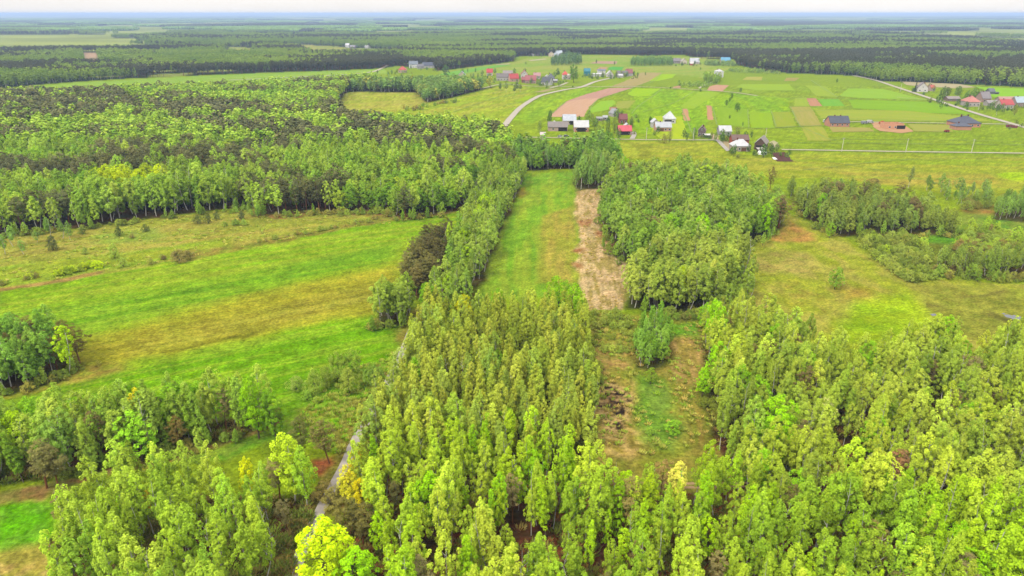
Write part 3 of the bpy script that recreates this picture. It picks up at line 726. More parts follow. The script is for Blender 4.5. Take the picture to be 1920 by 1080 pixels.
def trunk_mb(r, H, rb, ztop, bend=.35, nl=6, lz0=.4, llen=1.8, lup=.7, forks=1, nside=6):
    mb = MB()
    for f in range(forks):
        bx, by = (r.normal(size=2) * bend)
        ox, oy = (r.normal(size=2) * .25 if forks > 1 else (0, 0))
        pts = []; rad = []
        for k in range(6):
            t = k / 5
            pts.append((ox + bx * math.sin(t * 2.2) + by * .3 * t * t, oy + by * math.sin(t * 2.5) * .8, ztop * t - .25 * (1 - t)))
            rad.append(rb * (1 - t) ** .8 + .012)
        mb.tube(pts, rad, nside)
        for l in range(nl):
            t = lz0 + (.92 - lz0) * (l + r.random()) / nl
            z = ztop * t; i = min(4, int(t * 5)); ft = t * 5 - i
            p = np.array(pts[i]) * (1 - ft) + np.array(pts[i + 1]) * ft
            an = r.random() * 6.28; L = llen * (1.15 - t) * r.uniform(.7, 1.2) * 1.5
            e = p + np.array((math.cos(an) * L, math.sin(an) * L, L * lup))
            m_ = (p + e) / 2 + np.array((0, 0, -.1 * L))
            mb.tube([p, m_, e], [rb * .42 * (1 - t) + .03, rb * .25 * (1 - t) + .02, .012], 3)
    return mb
def bark(name, hexc, hexd, scale, k=KB):
    m, nt, out = new_mat(name)
    tc = nd(nt, 'ShaderNodeTexCoord')
    n1 = noise(nt, tc.outputs['Object'], scale, 3)
    c = mixc(nt, 'MIX', mrange(nt, n1, .5, .66, 0, 1), tuple(B(hexc, k)) + (1,), tuple(B(hexd, k)) + (1,))
    p = nd(nt, 'ShaderNodeBsdfPrincipled'); p.inputs['Roughness'].default_value = .8
    p.inputs['Specular IOR Level'].default_value = .1
    nt.links.new(c, p.inputs['Base Color']); nt.links.new(p.outputs[0], out.inputs['Surface'])
    return m
M_BIRCH = bark('birch_bark', '#f0ece0', '#8a8478', 1.6, .42)
M_PINEB = bark('pine_bark', '#a8704c', '#6a4a38', 1.2)
M_GREYB = bark('grey_bark', '#8a7c68', '#5c5044', 1.2)
PROTO = {}        # kind -> list of (trunk mesh, crown mesh, nominal height)
STUFFP = {}       # kind -> collection of joined meshes : near variants first, then far ones
def add_kind(kind, nvar, fn, barkm, nfar=3):
    lst = []
    coll = bpy.data.collections.new(kind + '_shapes')
    for v in range(nvar + nfar):
        r = np.random.default_rng(hash_kind(kind) + v)
        far = v >= nvar
        tm, (cv, cq) = fn(r, far)
        # joined mesh for the masses
        nv_t = len(tm.v)
        me2 = bpy.data.meshes.new(kind)
        tri = tm.f + [tuple(q + nv_t) for q in cq]
        me2.from_pydata(tm.v + [tuple(p) for p in cv], [], tri)
        me2.materials.append(barkm); me2.materials.append(M_FOL)
        me2.polygons.foreach_set('material_index', np.array([0] * len(tm.f) + [1] * len(cq), np.int32))
        me2.update()
        o = bpy.data.objects.new('%s_%02d' % (kind, v), me2); coll.objects.link(o)
        if not far:
            lst.append((tm.mesh('trunk', barkm), mesh_np('crown', cv, cq, [M_FOL])))
    PROTO[kind] = lst; STUFFP[kind] = (coll, nvar, nfar)
def hash_kind(k): return sum(ord(c) * (i + 3) for i, c in enumerate(k)) * 31
# every shape is made 10 m tall
def f_birch(r, far):
    H = 10; z0 = r.uniform(1.6, 4.2); R0 = r.uniform(1.05, 1.75)
    if far: return trunk_mb(r, H, .09, 9, nl=0, nside=4), crown_arrays(r, 'birch', R0 * 1.2, z0, 9.9, 34, 7, .85, .5, .6)
    return trunk_mb(r, H, .085, 9.2, bend=.6, nl=8, lz0=.33, llen=.95, lup=1.1), crown_arrays(r, 'birch', R0 * 1.05, z0, 9.85, int(r.integers(62, 92)), 48, .225, .38, .44, sink=.4, inner=.5, lobes=.38)
def f_alder(r, far):
    z0 = r.uniform(1.2, 2.6); R0 = r.uniform(1.1, 1.6)
    if far: return trunk_mb(r, 10, .09, 9, nl=0, nside=4), crown_arrays(r, 'alder', R0 * 1.25, z0, 9.9, 36, 7, .85, .5, .5)
    return trunk_mb(r, 10, .09, 9.2, bend=.25, nl=5, llen=.8), crown_arrays(r, 'alder', R0, z0, 9.9, int(r.integers(60, 82)), 46, .22, .38, .36, lobes=.30, inner=.5)
def f_pine(r, far):
    z0 = r.uniform(2.6, 3.8); R0 = r.uniform(1.9, 2.4)
    if far: return trunk_mb(r, 10, .14, 9, nl=0, nside=4), crown_arrays(r, 'pine', R0 * 1.05, z0, 9.8, 32, 7, .9, .6, .4)
    return trunk_mb(r, 10, .15, 9.2, bend=.2, nl=9, lz0=.3, llen=1.5, lup=.35), crown_arrays(r, 'pine', R0, z0, 9.8, 84, 46, .21, .50, .26, upb=.7, inner=.3, lobes=.3)
def f_oak(r, far):
    z0 = r.uniform(1.2, 2.0); R0 = r.uniform(2.5, 3.0)
    if far: return trunk_mb(r, 10, .2, 8, nl=0, nside=4), crown_arrays(r, 'oak', R0, z0, 9.8, 40, 8, 1.0, .7, .6)
    return trunk_mb(r, 10, .2, 8.6, bend=.3, nl=9, lz0=.2, llen=2.2, lup=.8), crown_arrays(r, 'oak', R0, z0, 9.8, 105, 54, .255, .58, .42, lobes=.3)
def f_shrub(r, far):
    R0 = r.uniform(4.6, 6.2)
    mb = trunk_mb(r, 10, .18, 7.5, bend=1.4, nl=2, lz0=.3, llen=3, forks=2 if far else 4, nside=4)
    if far: return mb, crown_arrays(r, 'shrub', R0, 1.0, 9.6, 30, 7, 1.9, 1.5, 1.3, lobes=.35)
    return mb, crown_arrays(r, 'shrub', R0, 1.0, 9.6, 70, 46, .48, 1.2, 1.0, lobes=.35)
add_kind('birch', 14, f_birch, M_BIRCH)
add_kind('alder', 9, f_alder, M_GREYB)
add_kind('pine', 6, f_pine, M_PINEB)
add_kind('oak', 5, f_oak, M_GREYB)
add_kind('shrub', 6, f_shrub, M_GREYB)
def f_spruce(r, far): return trunk_mb(r, 10, .15, 9.5, nl=0), crown_arrays(r, 'spruce', 1.9, .4, 10, 120, 14, .4, .4, .25, sink=.6)
add_kind('spruce', 1, f_spruce, M_PINEB, 0)

# ------------------------------------------------------------------ planting
TREES = []      # dicts: kind,x,y,h,w,tint,reg,label
def jit(hexc, s=.13, hue=.04):
    c = B(hexc) * (1 + rng.normal() * s)
    c = c * np.array((1 + rng.normal() * hue, 1, 1 + rng.normal() * hue))
    c[0] = max(c[0], .52 * c[1])
    return np.clip(c, .003, .5)
def plant(kind, x, y, h, tint, w=1.0, reg='', label=None, lean=None):
    TREES.append(dict(kind=kind, x=float(x), y=float(y), h=float(h), w=float(w), tint=tint, reg=reg, label=label, lean=lean))
def grid_pts(P, sp, jt=.38):
    x0, y0 = P.min(0); x1, y1 = P.max(0)
    nx = int((x1 - x0) / sp) + 2; ny = int((y1 - y0) / (sp * .87)) + 2
    jx, jy = np.meshgrid(np.arange(nx), np.arange(ny))
    px = x0 + (jx + .5 * (jy % 2)) * sp + rng.uniform(-jt, jt, jx.shape) * sp
    py = y0 + jy * sp * .87 + rng.uniform(-jt, jt, jx.shape) * sp
    px = px.ravel(); py = py.ravel()
    k = inside(P, px, py)
    return px[k], py[k]
SPECIAL = []    # (x, y, radius) keep-outs around hand placed trees
def sp_tree(kind, xt, yt, h, hexc, label, w=1.0, reg='', base=False, keep=None):
    p = G(xt, yt) if base else T(xt, yt, h)
    SPECIAL.append((p[0], p[1], keep if keep is not None else h * .17 * w))
    plant(kind, p[0], p[1], h, jit(hexc, .03, .02), w, reg, label)
def fill(reg, sp, mix, hr, keep=1.0, P=None, wr=(.82, 1.22), patch=None):
    """mix: list of (weight, kind, [hex...])"""
    P = WOOD[reg] if P is None else P
    px, py = grid_pts(P, sp)
    for h_ in HOLES:
        k = ~inside(h_, px, py); px, py = px[k], py[k]
    k = segdist(road_pts, px, py, False) > 3.4; px, py = px[k], py[k]
    for (sx, sy, sr) in SPECIAL:
        k = (px - sx) ** 2 + (py - sy) ** 2 > sr * sr; px, py = px[k], py[k]
    k = rng.random(len(px)) < keep; px, py = px[k], py[k]
    ws = np.array([m[0] for m in mix], float); ws /= ws.sum()
    nz = fbm(px / 18, py / 18, 123); ph = fbm(px / 14, py / 14, 321)
    for x, y, n, q in zip(px, py, nz, ph):
        m = mix[rng.choice(len(mix), p=ws)]
        if patch is not None:
            pm = patch(x, y)
            if pm is not None: m = pm
        t = m[2][min(len(m[2]) - 1, max(0, int((n - .3) / .4 * len(m[2]) + rng.normal() * .5)))]
        h = (hr[0] + (hr[1] - hr[0]) * np.clip(.5 + (q - .5) * 1.6 + rng.normal() * .38, -.25, 1.2)) * (m[3] if len(m) > 3 else 1)
        plant(m[1], x, y, h, jit(t), rng.uniform(*wr), reg)

# --- trees that stand out in the photograph
S = sp_tree
S('oak', 600, 972, 13.5, '#cbe424', 'bright yellow-green broad tree beside the paved track at the bottom edge', 1.15)
S('oak', 660, 1030, 10, '#86d018', 'vivid green tree just right of the bright yellow-green tree by the track', 1.1)
S('oak', 664, 842, 9.5, '#d8c434', 'golden yellow tree leaning over the edge of the paved track', .72, keep=1.8)
S('oak', 652, 872, 9, '#d8d040', 'lemon yellow bush in the row by the track, between two golden ones', .75, keep=1.8)
S('oak', 676, 895, 8, '#dccc30', 'deep golden bush at the front of the yellow row by the track', .8, keep=1.8)
S('birch', 701, 884, 7, '#d8c434', 'small slender golden tree right of the yellow bushes by the track', 1.1)
S('pine', 640, 938, 9, '#78723a', 'dark olive pine with a broad crown right beside the paved track', 1.25)
S('pine', 672, 945, 9, '#706a38', 'second dark olive pine, right of the broad pine by the track', 1.25)
S('pine', 800, 868, 8, '#9a8a58', 'brown-grey pine in front of the dense central grove', 1.2)
S('pine', 850, 880, 7, '#8f8a58', 'low grey-green pine right of the brown-grey pine before the central grove', 1.2)
S('pine', 608, 786, 10.5, '#7c7440', 'lone pine with red-brown floor beneath it beside the paved track', 1.1)
S('pine', 558, 780, 10, '#6c7038', 'darker pine left of the lone pine beside the track', 1.1)
S('pine', 1135, 858, 12, '#9a7c48', 'brown pine rising among the pale birches before the burnt clearing', 1.0)
S('pine', 1245, 860, 11, '#9c8450', 'brown thin pine near the pale yellow birch', .9)
S('birch', 1270, 862, 12, '#dcd860', 'pale yellow birch among green birches before the mown strip', 1.0)
S('birch', 1550, 745, 11, '#c8c878', 'cream-green thin birch in front of the dark gap in the right wood', 1.0)
S('birch', 1605, 815, 15, '#b8d040', 'tall pale birch beside the red bare floor in the right wood', 1.05)
S('oak', 1356, 560, 16, '#66cc1e', 'tall vivid green tree at the left corner of the right wood', .72)
S('oak', 1350, 640, 13, '#6cd020', 'vivid green tree below the tall one on the clearing side of the right wood', .75)
S('oak', 1322, 688, 8, '#70c828', 'small vivid green tree leaning over the mown strip', .9)
S('oak', 1388, 680, 14, '#7aa82c', 'olive green broad tree on the mown strip edge of the right wood', .8)
S('oak', 1468, 738, 16, '#84cc1e', 'bright green full-crowned tree standing in front of the white birch trunks', .85)
S('birch', 1430, 745, 16, '#9cbc48', 'tall birch with a long bare white trunk left of the bright green tree', .8)
S('oak', 1500, 595, 10, '#8fb838', 'rounded green tree at the back edge of the right wood facing the meadow')
S('oak', 1778, 590, 12, '#86c024', 'bright green rounded tree at the back of the right wood by the marsh')
S('pine', 1490, 625, 10, '#8a7a48', 'brown pine inside the back of the right wood', 1.1)
S('pine', 1840, 670, 11, '#8c8050', 'brown-grey pine far right among the pale birches', 1.2)
S('pine', 1680, 840, 11, '#94704c', 'red-brown pine beside the forest track in the right wood', 1.2)
S('oak', 1805, 815, 9, '#62c028', 'small vivid green tree among pale birches in the right wood', .7)
S('oak', 466, 703, 15.5, '#55b41e', 'deep green oak at the right end of the lower left tree row', .75)
S('oak', 505, 730, 12, '#5ca02c', 'dark green tree ending the lower left tree row', .75)
S('oak', 238, 714, 12, '#4f9a2a', 'dark green tree behind the yellow one in the lower left row', .8)
S('birch', 252, 728, 12, '#dcd438', 'yellow-leaved tree inside the lower left row', 1.1)
S('oak', 20, 770, 11, '#a8cc20', 'yellow-green bushy tree at the left edge of the lower left row')
S('oak', 64, 785, 10, '#94cc24', 'lime green tree next to the left edge in the lower left row')
S('pine', 60, 825, 11, '#84804a', 'grey-brown pine at the front of the lower left row', 1.2)
S('pine', 85, 830, 10, '#807a46', 'second grey-brown pine at the front of the lower left row', 1.1)
S('pine', 320, 780, 9, '#80703c', 'small brown pine between birches of the lower left row')
S('oak', 452, 856, 10, '#dce418', 'brilliant yellow tree among the birches left of the track', .62)
S('oak', 225, 925, 9, '#7cd424', 'vivid green tree in the middle of the bottom left birch group', .8)
S('oak', 265, 905, 7, '#d8b83c', 'orange-yellow shrub behind the vivid green tree in the bottom left group', .6)
S('birch', 535, 812, 15, '#b8d43c', 'tall pale birch with twin white trunks beside the track', 1.15)
S('birch', 560, 828, 14, '#9cc03c', 'slender white-trunked birch right of the twin-trunked one beside the track', .9)
S('birch', 104, 607, 14, '#a8cc20', 'lime yellow tree at the right of the left-edge clump')
S('pine', 132, 612, 10.5, '#6c6034', 'dark brown pine at the right end of the left-edge clump', 1.25)
S('pine', 112, 600, 11, '#746a3a', 'dark brown pine behind the lime tree of the left-edge clump', 1.2)
S('pine', 50, 592, 11.5, '#7a7440', 'dull brown pine at the back of the left-edge clump', 1.2)
S('oak', 868, 552, 13, '#bcbc24', 'mustard yellow-green broad tree at the back of the central grove', .85)
S('oak', 935, 538, 13, '#6aa424', 'dark green tree right of the mustard one in the central grove', .75)
S('oak', 1045, 516, 14, '#6cb020', 'dark green broad tree at the back right corner of the central grove', .9)
S('oak', 1080, 530, 13, '#74b424', 'second green broad tree at the back right corner of the central grove', .8)
S('birch', 858, 735, 15, '#9cb840', 'tall birch standing above the left front of the central grove')
S('oak', 1573, 500, 8, '#84a438', 'lone small tree in the middle of the right meadow', 1.1)
S('pine', 1450, 312, 13, '#76663c', 'dark pine with reddish lower branches at the left tip of the far right copse', .85)
S('birch', 1474, 374, 10, '#c0a038', 'orange-tinted birch at the gap between the two right woods')
S('oak', 1173, 292, 15, '#92c41e', 'bright yellow-green tree at the back left of the middle wood', .7)
S('oak', 1197, 345, 15, '#80cc20', 'vivid green broad tree in the left of the middle wood', .9)
S('oak', 1440, 380, 14, '#88cc22', 'vivid green tree at the right corner of the middle wood', .7)
S('oak', 1412, 384, 14, '#8cc428', 'bright green tree beside the right corner tree of the middle wood', .6)
S('oak', 1320, 400, 14, '#84cc28', 'vivid green broad tree in the middle of the middle wood', .9)
S('oak', 1240, 366, 12, '#a0c424', 'yellow-green tree behind the brown dead one in the middle wood', .7)
S('pine', 1217, 372, 12, '#8a5c40', 'reddish brown dead tree in the middle wood', .7)
S('oak', 1280, 498, 13, '#a8c02c', 'yellow-green broad tree within the wood above the grassy clearing', .75)
S('oak', 1545, 360, 12, '#84b430', 'green tall tree in front of the brown-olive copse at the right', .75)
S('oak', 1560, 415, 7, '#90b434', 'low green tree at the front foot of the right copse')
S('birch', 1712, 310, 12, '#94a050', 'thin see-through birch rising above the back of the right copse', .9)
S('oak', 1245, 640, 6, '#88a83c', 'round bush at the right of the sapling clump in the clearing', .9)
S('oak', 1222, 690, 4.5, '#84a034', 'round bush at the front foot of the sapling clump', 1.1)
S('shrub', 1262, 786, 3.2, '#8cb838', 'lone green bush on the mown strip before the birches', 1.0)
S('shrub', 1222, 800, 2.0, '#90b040', 'small bush left of the lone one before the birches', 1.0)
S('birch', 837, 415, 13, '#a6c43c', 'yellow-green birch at the back end of the pine clump', .9)
S('birch', 768, 455, 9, '#b0c838', 'thin lime birch at the left back of the pine clump', .9)
S('birch', 742, 655, 12, '#a8b85c', 'lone birch with a bare trunk leaning over the paved track')
S('birch', 692, 742, 15, '#94ac48', 'tall birch on the right verge where the paved track bends')
S('birch', 725, 722, 11, '#a4bc48', 'round-topped birch next to the tall one where the track bends', 1.2)
S('shrub', 604, 903, 4.5, '#a09050', 'olive brown bush hanging over the paved track below the golden trees', .9, keep=1.5)
S('shrub', 622, 915, 4.0, '#98904c', 'duller bush next to the olive brown one over the track', .9, keep=1.5)
# willows beside the track
for xx, yy, h, t in ((655, 652, 8, '#93a844'), (632, 660, 8, '#8da040'), (585, 690, 7, '#92a644'), (652, 688, 7, '#9cb048'), (610, 685, 6, '#8a9c40'), (552, 705, 4, '#94a84c'), (690, 690, 5, '#86a040'), (700, 685, 4, '#88a444'), (575, 732, 2.5, '#8cac40'), (592, 742, 2, '#a4bc48')):
    p = T(xx, yy, h); plant('shrub', p[0], p[1], h, jit(t, .05, .03), .62 if h > 4 else .9, 'willows')
# saplings, bushes in the open, left
for xx, yy, h, t, l in ((100, 455, 6, '#5c6438', 'dark grey-green juniper bush below pale birches at the far left meadow'), (224, 433, 4.2, '#5a6634', 'dark round bush alone on the rough upper meadow'), (274, 427, 3.4, '#566232', 'smaller dark round bush right of the other on the rough meadow'),
                        (371, 411, 4, '#5f6a36', 'leftmost dark bush of the trio on the upper meadow'), (390, 409, 4.5, '#586234', 'middle dark bush of the trio on the upper meadow'), (407, 405, 3.2, '#606a38', 'rightmost dark bush of the trio on the upper meadow'),
                        (215, 470, 6, '#a0b44c', 'pale airy bush between the rough meadow and the green one'), (232, 490, 4, '#9aae48', 'pale small bush just below the airy bush'), (340, 478, 4.5, '#8a8248', 'brownish wide thicket on the ditch of the upper meadow'),
                        (283, 488, 3, '#a0a04c', 'low dull bush left of the brownish thicket'), (160, 470, 3, '#96a84c', 'faint low bush on the far left of the rough meadow'), (454, 403, 3.6, '#566234', 'dark bush at the forest edge above the reed patch'),
                        (155, 432, 3.2, '#6c7c38', 'dark low bush beside the forest foot at far left'), (248, 442, 2, '#8c7c48', 'tiny brown bush on the rough meadow')):
    p = G(xx, yy + h * .5 / mpp(xx, yy)); plant('shrub', p[0], p[1], h, jit(t, .03, .02), (.7 if h > 4 else .85) if l[:9] != 'brownish ' else 1.5, 'open', l)
for (x0, y0, x1, y1, n, h0, h1, ts) in (
        (105, 518, 190, 500, 16, 1.6, 3.0, ['#b8cc30', '#a8c030', '#94a838']),
        (5, 535, 70, 520, 7, 1.2, 2.4, ['#b0c040', '#98ac40', '#8c8448']),
        (300, 488, 365, 478, 6, 1.5, 2.5, ['#8a8048', '#94944a']),
        (415, 425, 470, 420, 8, 1.6, 3, ['#98b048', '#8ca444']),
        (420, 400, 475, 393, 8, 2, 3.2, ['#8cac40', '#98b448']),
        (485, 455, 720, 410, 40, 1.0, 2.2, ['#8a9a40', '#96a048', '#9a8c48']),
        (640, 405, 735, 398, 16, 1.5, 3.2, ['#98ac44', '#88a040']),
        (590, 800, 700, 760, 4, .8, 1.4, ['#98a84c']),
        (1110, 590, 1180, 620, 34, 1.0, 2.6, ['#94a444', '#86983c', '#a0a84c']),
        (1118, 625, 1185, 650, 16, .8, 2.2, ['#98a444', '#8a9a3c']),
        (1130, 655, 1190, 662, 12, 1.0, 2.2, ['#a8b44c', '#94a444']),
        (1105, 640, 1122, 720, 18, 1.2, 2.8, ['#8c9c3c', '#98a444']),
        (1255, 600, 1312, 592, 12, 1.2, 2.6, ['#80983c', '#8c8c44']),
        (1330, 760, 1400, 870, 20, 1.0, 2.4, ['#8a943c', '#94903c']),
        (1190, 580, 1310, 598, 14, 1.0, 2.2, ['#7c9038', '#88843c']),
        (760, 208, 860, 190, 26, 2.0, 4.5, ['#8c9c44', '#7c9c3c', '#9c9048'])):
    for i in range(n):
        t = rng.random(); p = G(x0 + (x1 - x0) * t + rng.normal() * 3, y0 + (y1 - y0) * rng.random() if abs(y1 - y0) < 40 and n > 10 and x0 > 1000 else y0 + (y1 - y0) * t + rng.normal() * 1.5)
        plant('shrub', p[0], p[1], rng.uniform(h0, h1), jit(ts[rng.integers(len(ts))]), rng.uniform(.8, 1.2), 'hedge')
# shrubby marsh at the right
def fillp(P, sp, kind, ts, h0, h1, reg, keep=1.0, w=(.8, 1.2)):
    px, py = grid_pts(P, sp)
    for x, y in zip(px, py):
        if rng.random() > keep: continue
        plant(kind, x, y, rng.uniform(h0, h1), jit(ts[rng.integers(len(ts))], .12), rng.uniform(*w), reg)
fillp(rp((1335, 602), (1345, 582), (1398, 528), (1425, 545), (1385, 590), (1350, 610)), 4.2, 'birch', ['#94a844', '#a0b048', '#8aa03e'], 8, 13, 'right', .85)
fillp(rp((1592, 445), (1700, 447), (1740, 470), (1745, 500), (1760, 530), (1700, 528), (1650, 495)), 3.0, 'shrub', ['#8c9c3e', '#98a248', '#7c8c38', '#a4b04c'], 1.8, 4.4, 'marsh', .95)
fillp(rp((1730, 522), (1920, 532), (1960, 534), (1960, 514), (1760, 506)), 3.2, 'shrub', ['#94a444', '#a4a84c', '#8c8444'], 1.2, 3.2, 'marsh', .8)
fillp(rp((1815, 432), (1960, 444), (1990, 500), (1900, 500), (1790, 474)), 3.3, 'shrub', ['#8c9c44', '#9cac48', '#948448', '#a8bc44'], 1.8, 4.8, 'marsh', .95)
fillp(rp((1800, 372), (1860, 365), (1960, 370), (1960, 385), (1870, 392), (1810, 398)), 6, 'shrub', ['#7c8c3c', '#84803f', '#90a444'], 2, 5, 'marsh', 1)
fillp(rp((1700, 355), (1800, 360), (1870, 366), (1870, 378), (1790, 385)), 7, 'birch', ['#84a048', '#90a84c', '#7c9c40'], 5, 10, 'right_mid', .9, (1.0, 1.5))
fillp(rp((1812, 424), (1870, 432), (1880, 446), (1820, 446)), 5, 'oak', ['#98b83c', '#a8c040'], 4, 7, 'right_mid', .8)
S('oak', 1915, 425, 8, '#a8c444', 'lime green small tree at the right edge below the marsh path')
S('shrub', 1735, 443, 5, '#b0c848', 'bright round willow bush in the marsh before the right copse', .8, keep=3)
S('shrub', 1662, 458, 4, '#b4cc40', 'bright low willow bush at the left of the marsh', .9, keep=3)

# ragged skirts of bushes and saplings along the wood edges
for pts_, n_ in (([(0, 447), (150, 433), (300, 412), (467, 392), (484, 409), (633, 402), (718, 399), (752, 417), (873, 398)], 120), ([(1122, 402), (1147, 480), (1194, 508)], 26), ([(1200, 588), (1310, 594), (1345, 584), (1395, 534), (1380, 468), (1440, 452), (1470, 428)], 46),
                 ([(1500, 404), (1545, 436), (1585, 450), (1625, 441), (1720, 445), (1812, 445)], 44), ([(1752, 516), (1850, 526), (1930, 530)], 26), ([(0, 744), (60, 733), (118, 713), (154, 688)], 18), ([(120, 900), (345, 853), (460, 817), (528, 790)], 34), ([(694, 621), (764, 612)], 10)):
    Pe = np.array([G(*q) for q in pts_]); seg = np.linalg.norm(np.diff(Pe, axis=0), axis=1); cs = np.r_[0, np.cumsum(seg)]
    for i_ in range(n_):
        d_ = rng.random() * cs[-1]; p = np.array((np.interp(d_, cs, Pe[:, 0]), np.interp(d_, cs, Pe[:, 1]))) + rng.normal(size=2) * 1.3 + np.array((0, .6))
        if rng.random() < .72: plant('shrub', p[0], p[1], rng.uniform(1.2, 3.4), jit(['#84983c', '#94a444', '#7c8c38', '#9c9848'][rng.integers(4)]), rng.uniform(.8, 1.3), 'skirt')
        else: plant('alder', p[0], p[1], rng.uniform(3.5, 7), jit(['#84a43c', '#94b044'][rng.integers(2)]), rng.uniform(1.1, 1.6), 'skirt')
# --- woods
BY = ['#8fae36', '#9cb83a', '#aac23e', '#b4c846', '#a2c034']
fill('foreground', 3.75, [(8, 'birch', BY), (.8, 'alder', ['#9cbc2e', '#8cb42a']), (.55, 'pine', ['#8a8048', '#7c7a44', '#948a58'], .8), (.5, 'oak', ['#a4cc24', '#8cc428'], .75)], (10, 15), .96, wr=(.66, 1.0))
fill('right', 3.7, [(9, 'birch', ['#96aa40', '#a4b644', '#b0c04a', '#a8ba40']), (.9, 'alder', ['#8aa43a', '#98ac40']), (.5, 'pine', ['#8a7c4c', '#84744a'], .8), (.25, 'oak', ['#8cc030'], .8)], (10, 14.5), .95, wr=(.72, 1.05))
fill('grove', 3.05, [(7, 'alder', ['#8c9c38', '#a0ac40', '#b4bc4a', '#a8b444']), (1.5, 'birch', ['#a4b84a', '#94a844'], 1.06), (.25, 'oak', ['#7cac2c'], .9)], (9.5, 13.5), .97, wr=(.72, .98))
fill('treeline', 4.0, [(6, 'birch', ['#86a03e', '#94ac46', '#9cb04a']), (2, 'alder', ['#84a040', '#7c9a38']), (.3, 'oak', ['#9cbc30'], .9)], (10, 13.5), 1, wr=(.95, 1.3))
fill('pines', 4.0, [(1, 'pine', ['#68623a', '#605c36', '#74703e'])], (9, 12), 1, wr=(1.1, 1.35))
fill('birch_clump', 3.2, [(1, 'birch', ['#8aa43c', '#98b044'])], (11, 14), 1)
DARK = [rp((-200, 158, 14), (40, 150, 14), (200, 158, 14), (265, 185, 14), (180, 212, 14), (0, 222, 14), (-200, 225, 14)), rp((270, 185, 14), (360, 182, 14), (500, 190, 14), (510, 206, 14), (300, 206, 14)), rp((-200, 300, 13), (0, 298, 13), (175, 302, 13), (178, 318, 13), (-200, 325, 13)),
        rp((300, 215, 13), (560, 226, 13), (660, 240, 13), (640, 262, 13), (420, 240, 13)), rp((180, 268, 13), (280, 262, 13), (290, 285, 13), (190, 295, 13)), rp((620, 205, 14), (690, 210, 14), (740, 228, 14), (920, 270, 13), (900, 285, 13), (720, 265, 13), (640, 240, 13)),
        rp((430, 265, 13), (560, 255, 13), (560, 275, 13), (440, 280, 13)), rp((-200, 240, 13), (70, 238, 13), (75, 252, 13), (-200, 258, 13))]
YEL = rp((170, 315, 14), (310, 306, 14), (320, 318, 14), (175, 328, 14))
def left_patch(x, y):
    a = np.array([x]); b = np.array([y])
    if inside(YEL, a, b)[0]: return (1, 'oak', ['#bccc28', '#b0c42c'], .9)
    for P in DARK:
        if inside(P, a, b)[0] and rng.random() < .7: return (1, 'pine', ['#6c6e48', '#78784c', '#666844'])
    n = fbm(a / 55, b / 22, 444)[0]
    if n > .60 and rng.random() < .75: return (1, 'pine', ['#6a6c42', '#747648'])
    if n < .36: return (1, 'oak', ['#7ca034', '#8cac38', '#709a34'], .85)
    return None
fill('left', 5.1, [(6, 'birch', ['#90ac40', '#9cb844', '#a8c04c', '#94b040']), (2.2, 'alder', ['#8cac40', '#98b644']), (.7, 'oak', ['#98b038', '#78a034'], .85)], (12.5, 17.5), .97, patch=left_patch, wr=(.95, 1.4))
fill('midline', 6, [(4, 'birch', ['#78964a', '#84a050']), (2, 'alder', ['#749048', '#80984c']), (.8, 'oak', ['#8ca84c', '#a8a84c'])], (12, 16), 1, wr=(1.1, 1.6))
fill('mid_right', 4.5, [(6, 'birch', ['#84a040', '#92ac48', '#9cb24c']), (2.2, 'alder', ['#7c9c38', '#8caa40']), (.5, 'oak', ['#8cbc34', '#a4bc38'], .9), (.3, 'pine', ['#7a6c44'], .9)], (11, 16), .97, wr=(1.0, 1.4))
fill('mid_front', 3.6, [(6, 'birch', ['#8ea040', '#9cae48', '#a8b84e']), (1.2, 'alder', ['#849a3c', '#90a440'])], (11, 15), .98, wr=(1.0, 1.35))
fill('right_mid', 4.0, [(5, 'alder', ['#849440', '#8e9c44', '#98a648']), (2, 'birch', ['#849a44', '#8ca048']), (.6, 'pine', ['#7a6e44'])], (8.5, 12), 1, wr=(1.0, 1.4))
fill('right_birches', 3.8, [(4, 'birch', ['#8ca044', '#98ac4a']), (1, 'alder', ['#849c3c', '#a4b440']), (.5, 'pine', ['#7c7044'], .7)], (5.5, 9.5), .95)
fill('right_edge', 5, [(3, 'birch', ['#7c9c44', '#88a848']), (1, 'alder', ['#749440'])], (7, 11), 1)
fill('lower_left', 3.3, [(5, 'birch', ['#8aa844', '#98b448', '#a6bc4a']), (3.5, 'alder', ['#84a438', '#90ac40']), (.6, 'pine', ['#84784a', '#7a7044'], .85), (.5, 'oak', ['#8cbc34'], .8)], (11, 15), .98, wr=(.8, 1.1))
fill('bottom_left', 4.2, [(8, 'birch', ['#94b43c', '#a2bc42', '#aec648', '#9cb83c']), (.8, 'alder', ['#8cac3c']), (.5, 'pine', ['#8c8254', '#80784c'], .75), (.3, 'oak', ['#8ccc2c'], .7)], (10.5, 15), .96, wr=(.68, 1.0))
fill('left_clump', 3.0, [(4, 'birch', ['#7ca440', '#88ac44']), (3, 'alder', ['#74a03c']), (1.0, 'pine', ['#70663a', '#7a7040'], .85)], (10, 13.5), .98, wr=(.85, 1.15))
fill('clearing_clump', 2.6, [(5, 'birch', ['#84ac40', '#78a43c', '#90b448']), (2, 'alder', ['#7ca438'])], (6.5, 10), 1)
fill('end_clump', 4.5, [(3, 'birch', ['#88a44a', '#94ac50']), (1, 'alder', ['#80a044'])], (11, 16), 1)
fill('end_line', 4.2, [(3, 'birch', ['#7c9c44', '#88a44a']), (2, 'alder', ['#749c3c', '#80a040']), (1, 'oak', ['#74ac38', '#8cb438'], .85), (.4, 'pine', ['#6a6440'], .8)], (11, 16), .95, wr=(1.0, 1.4))
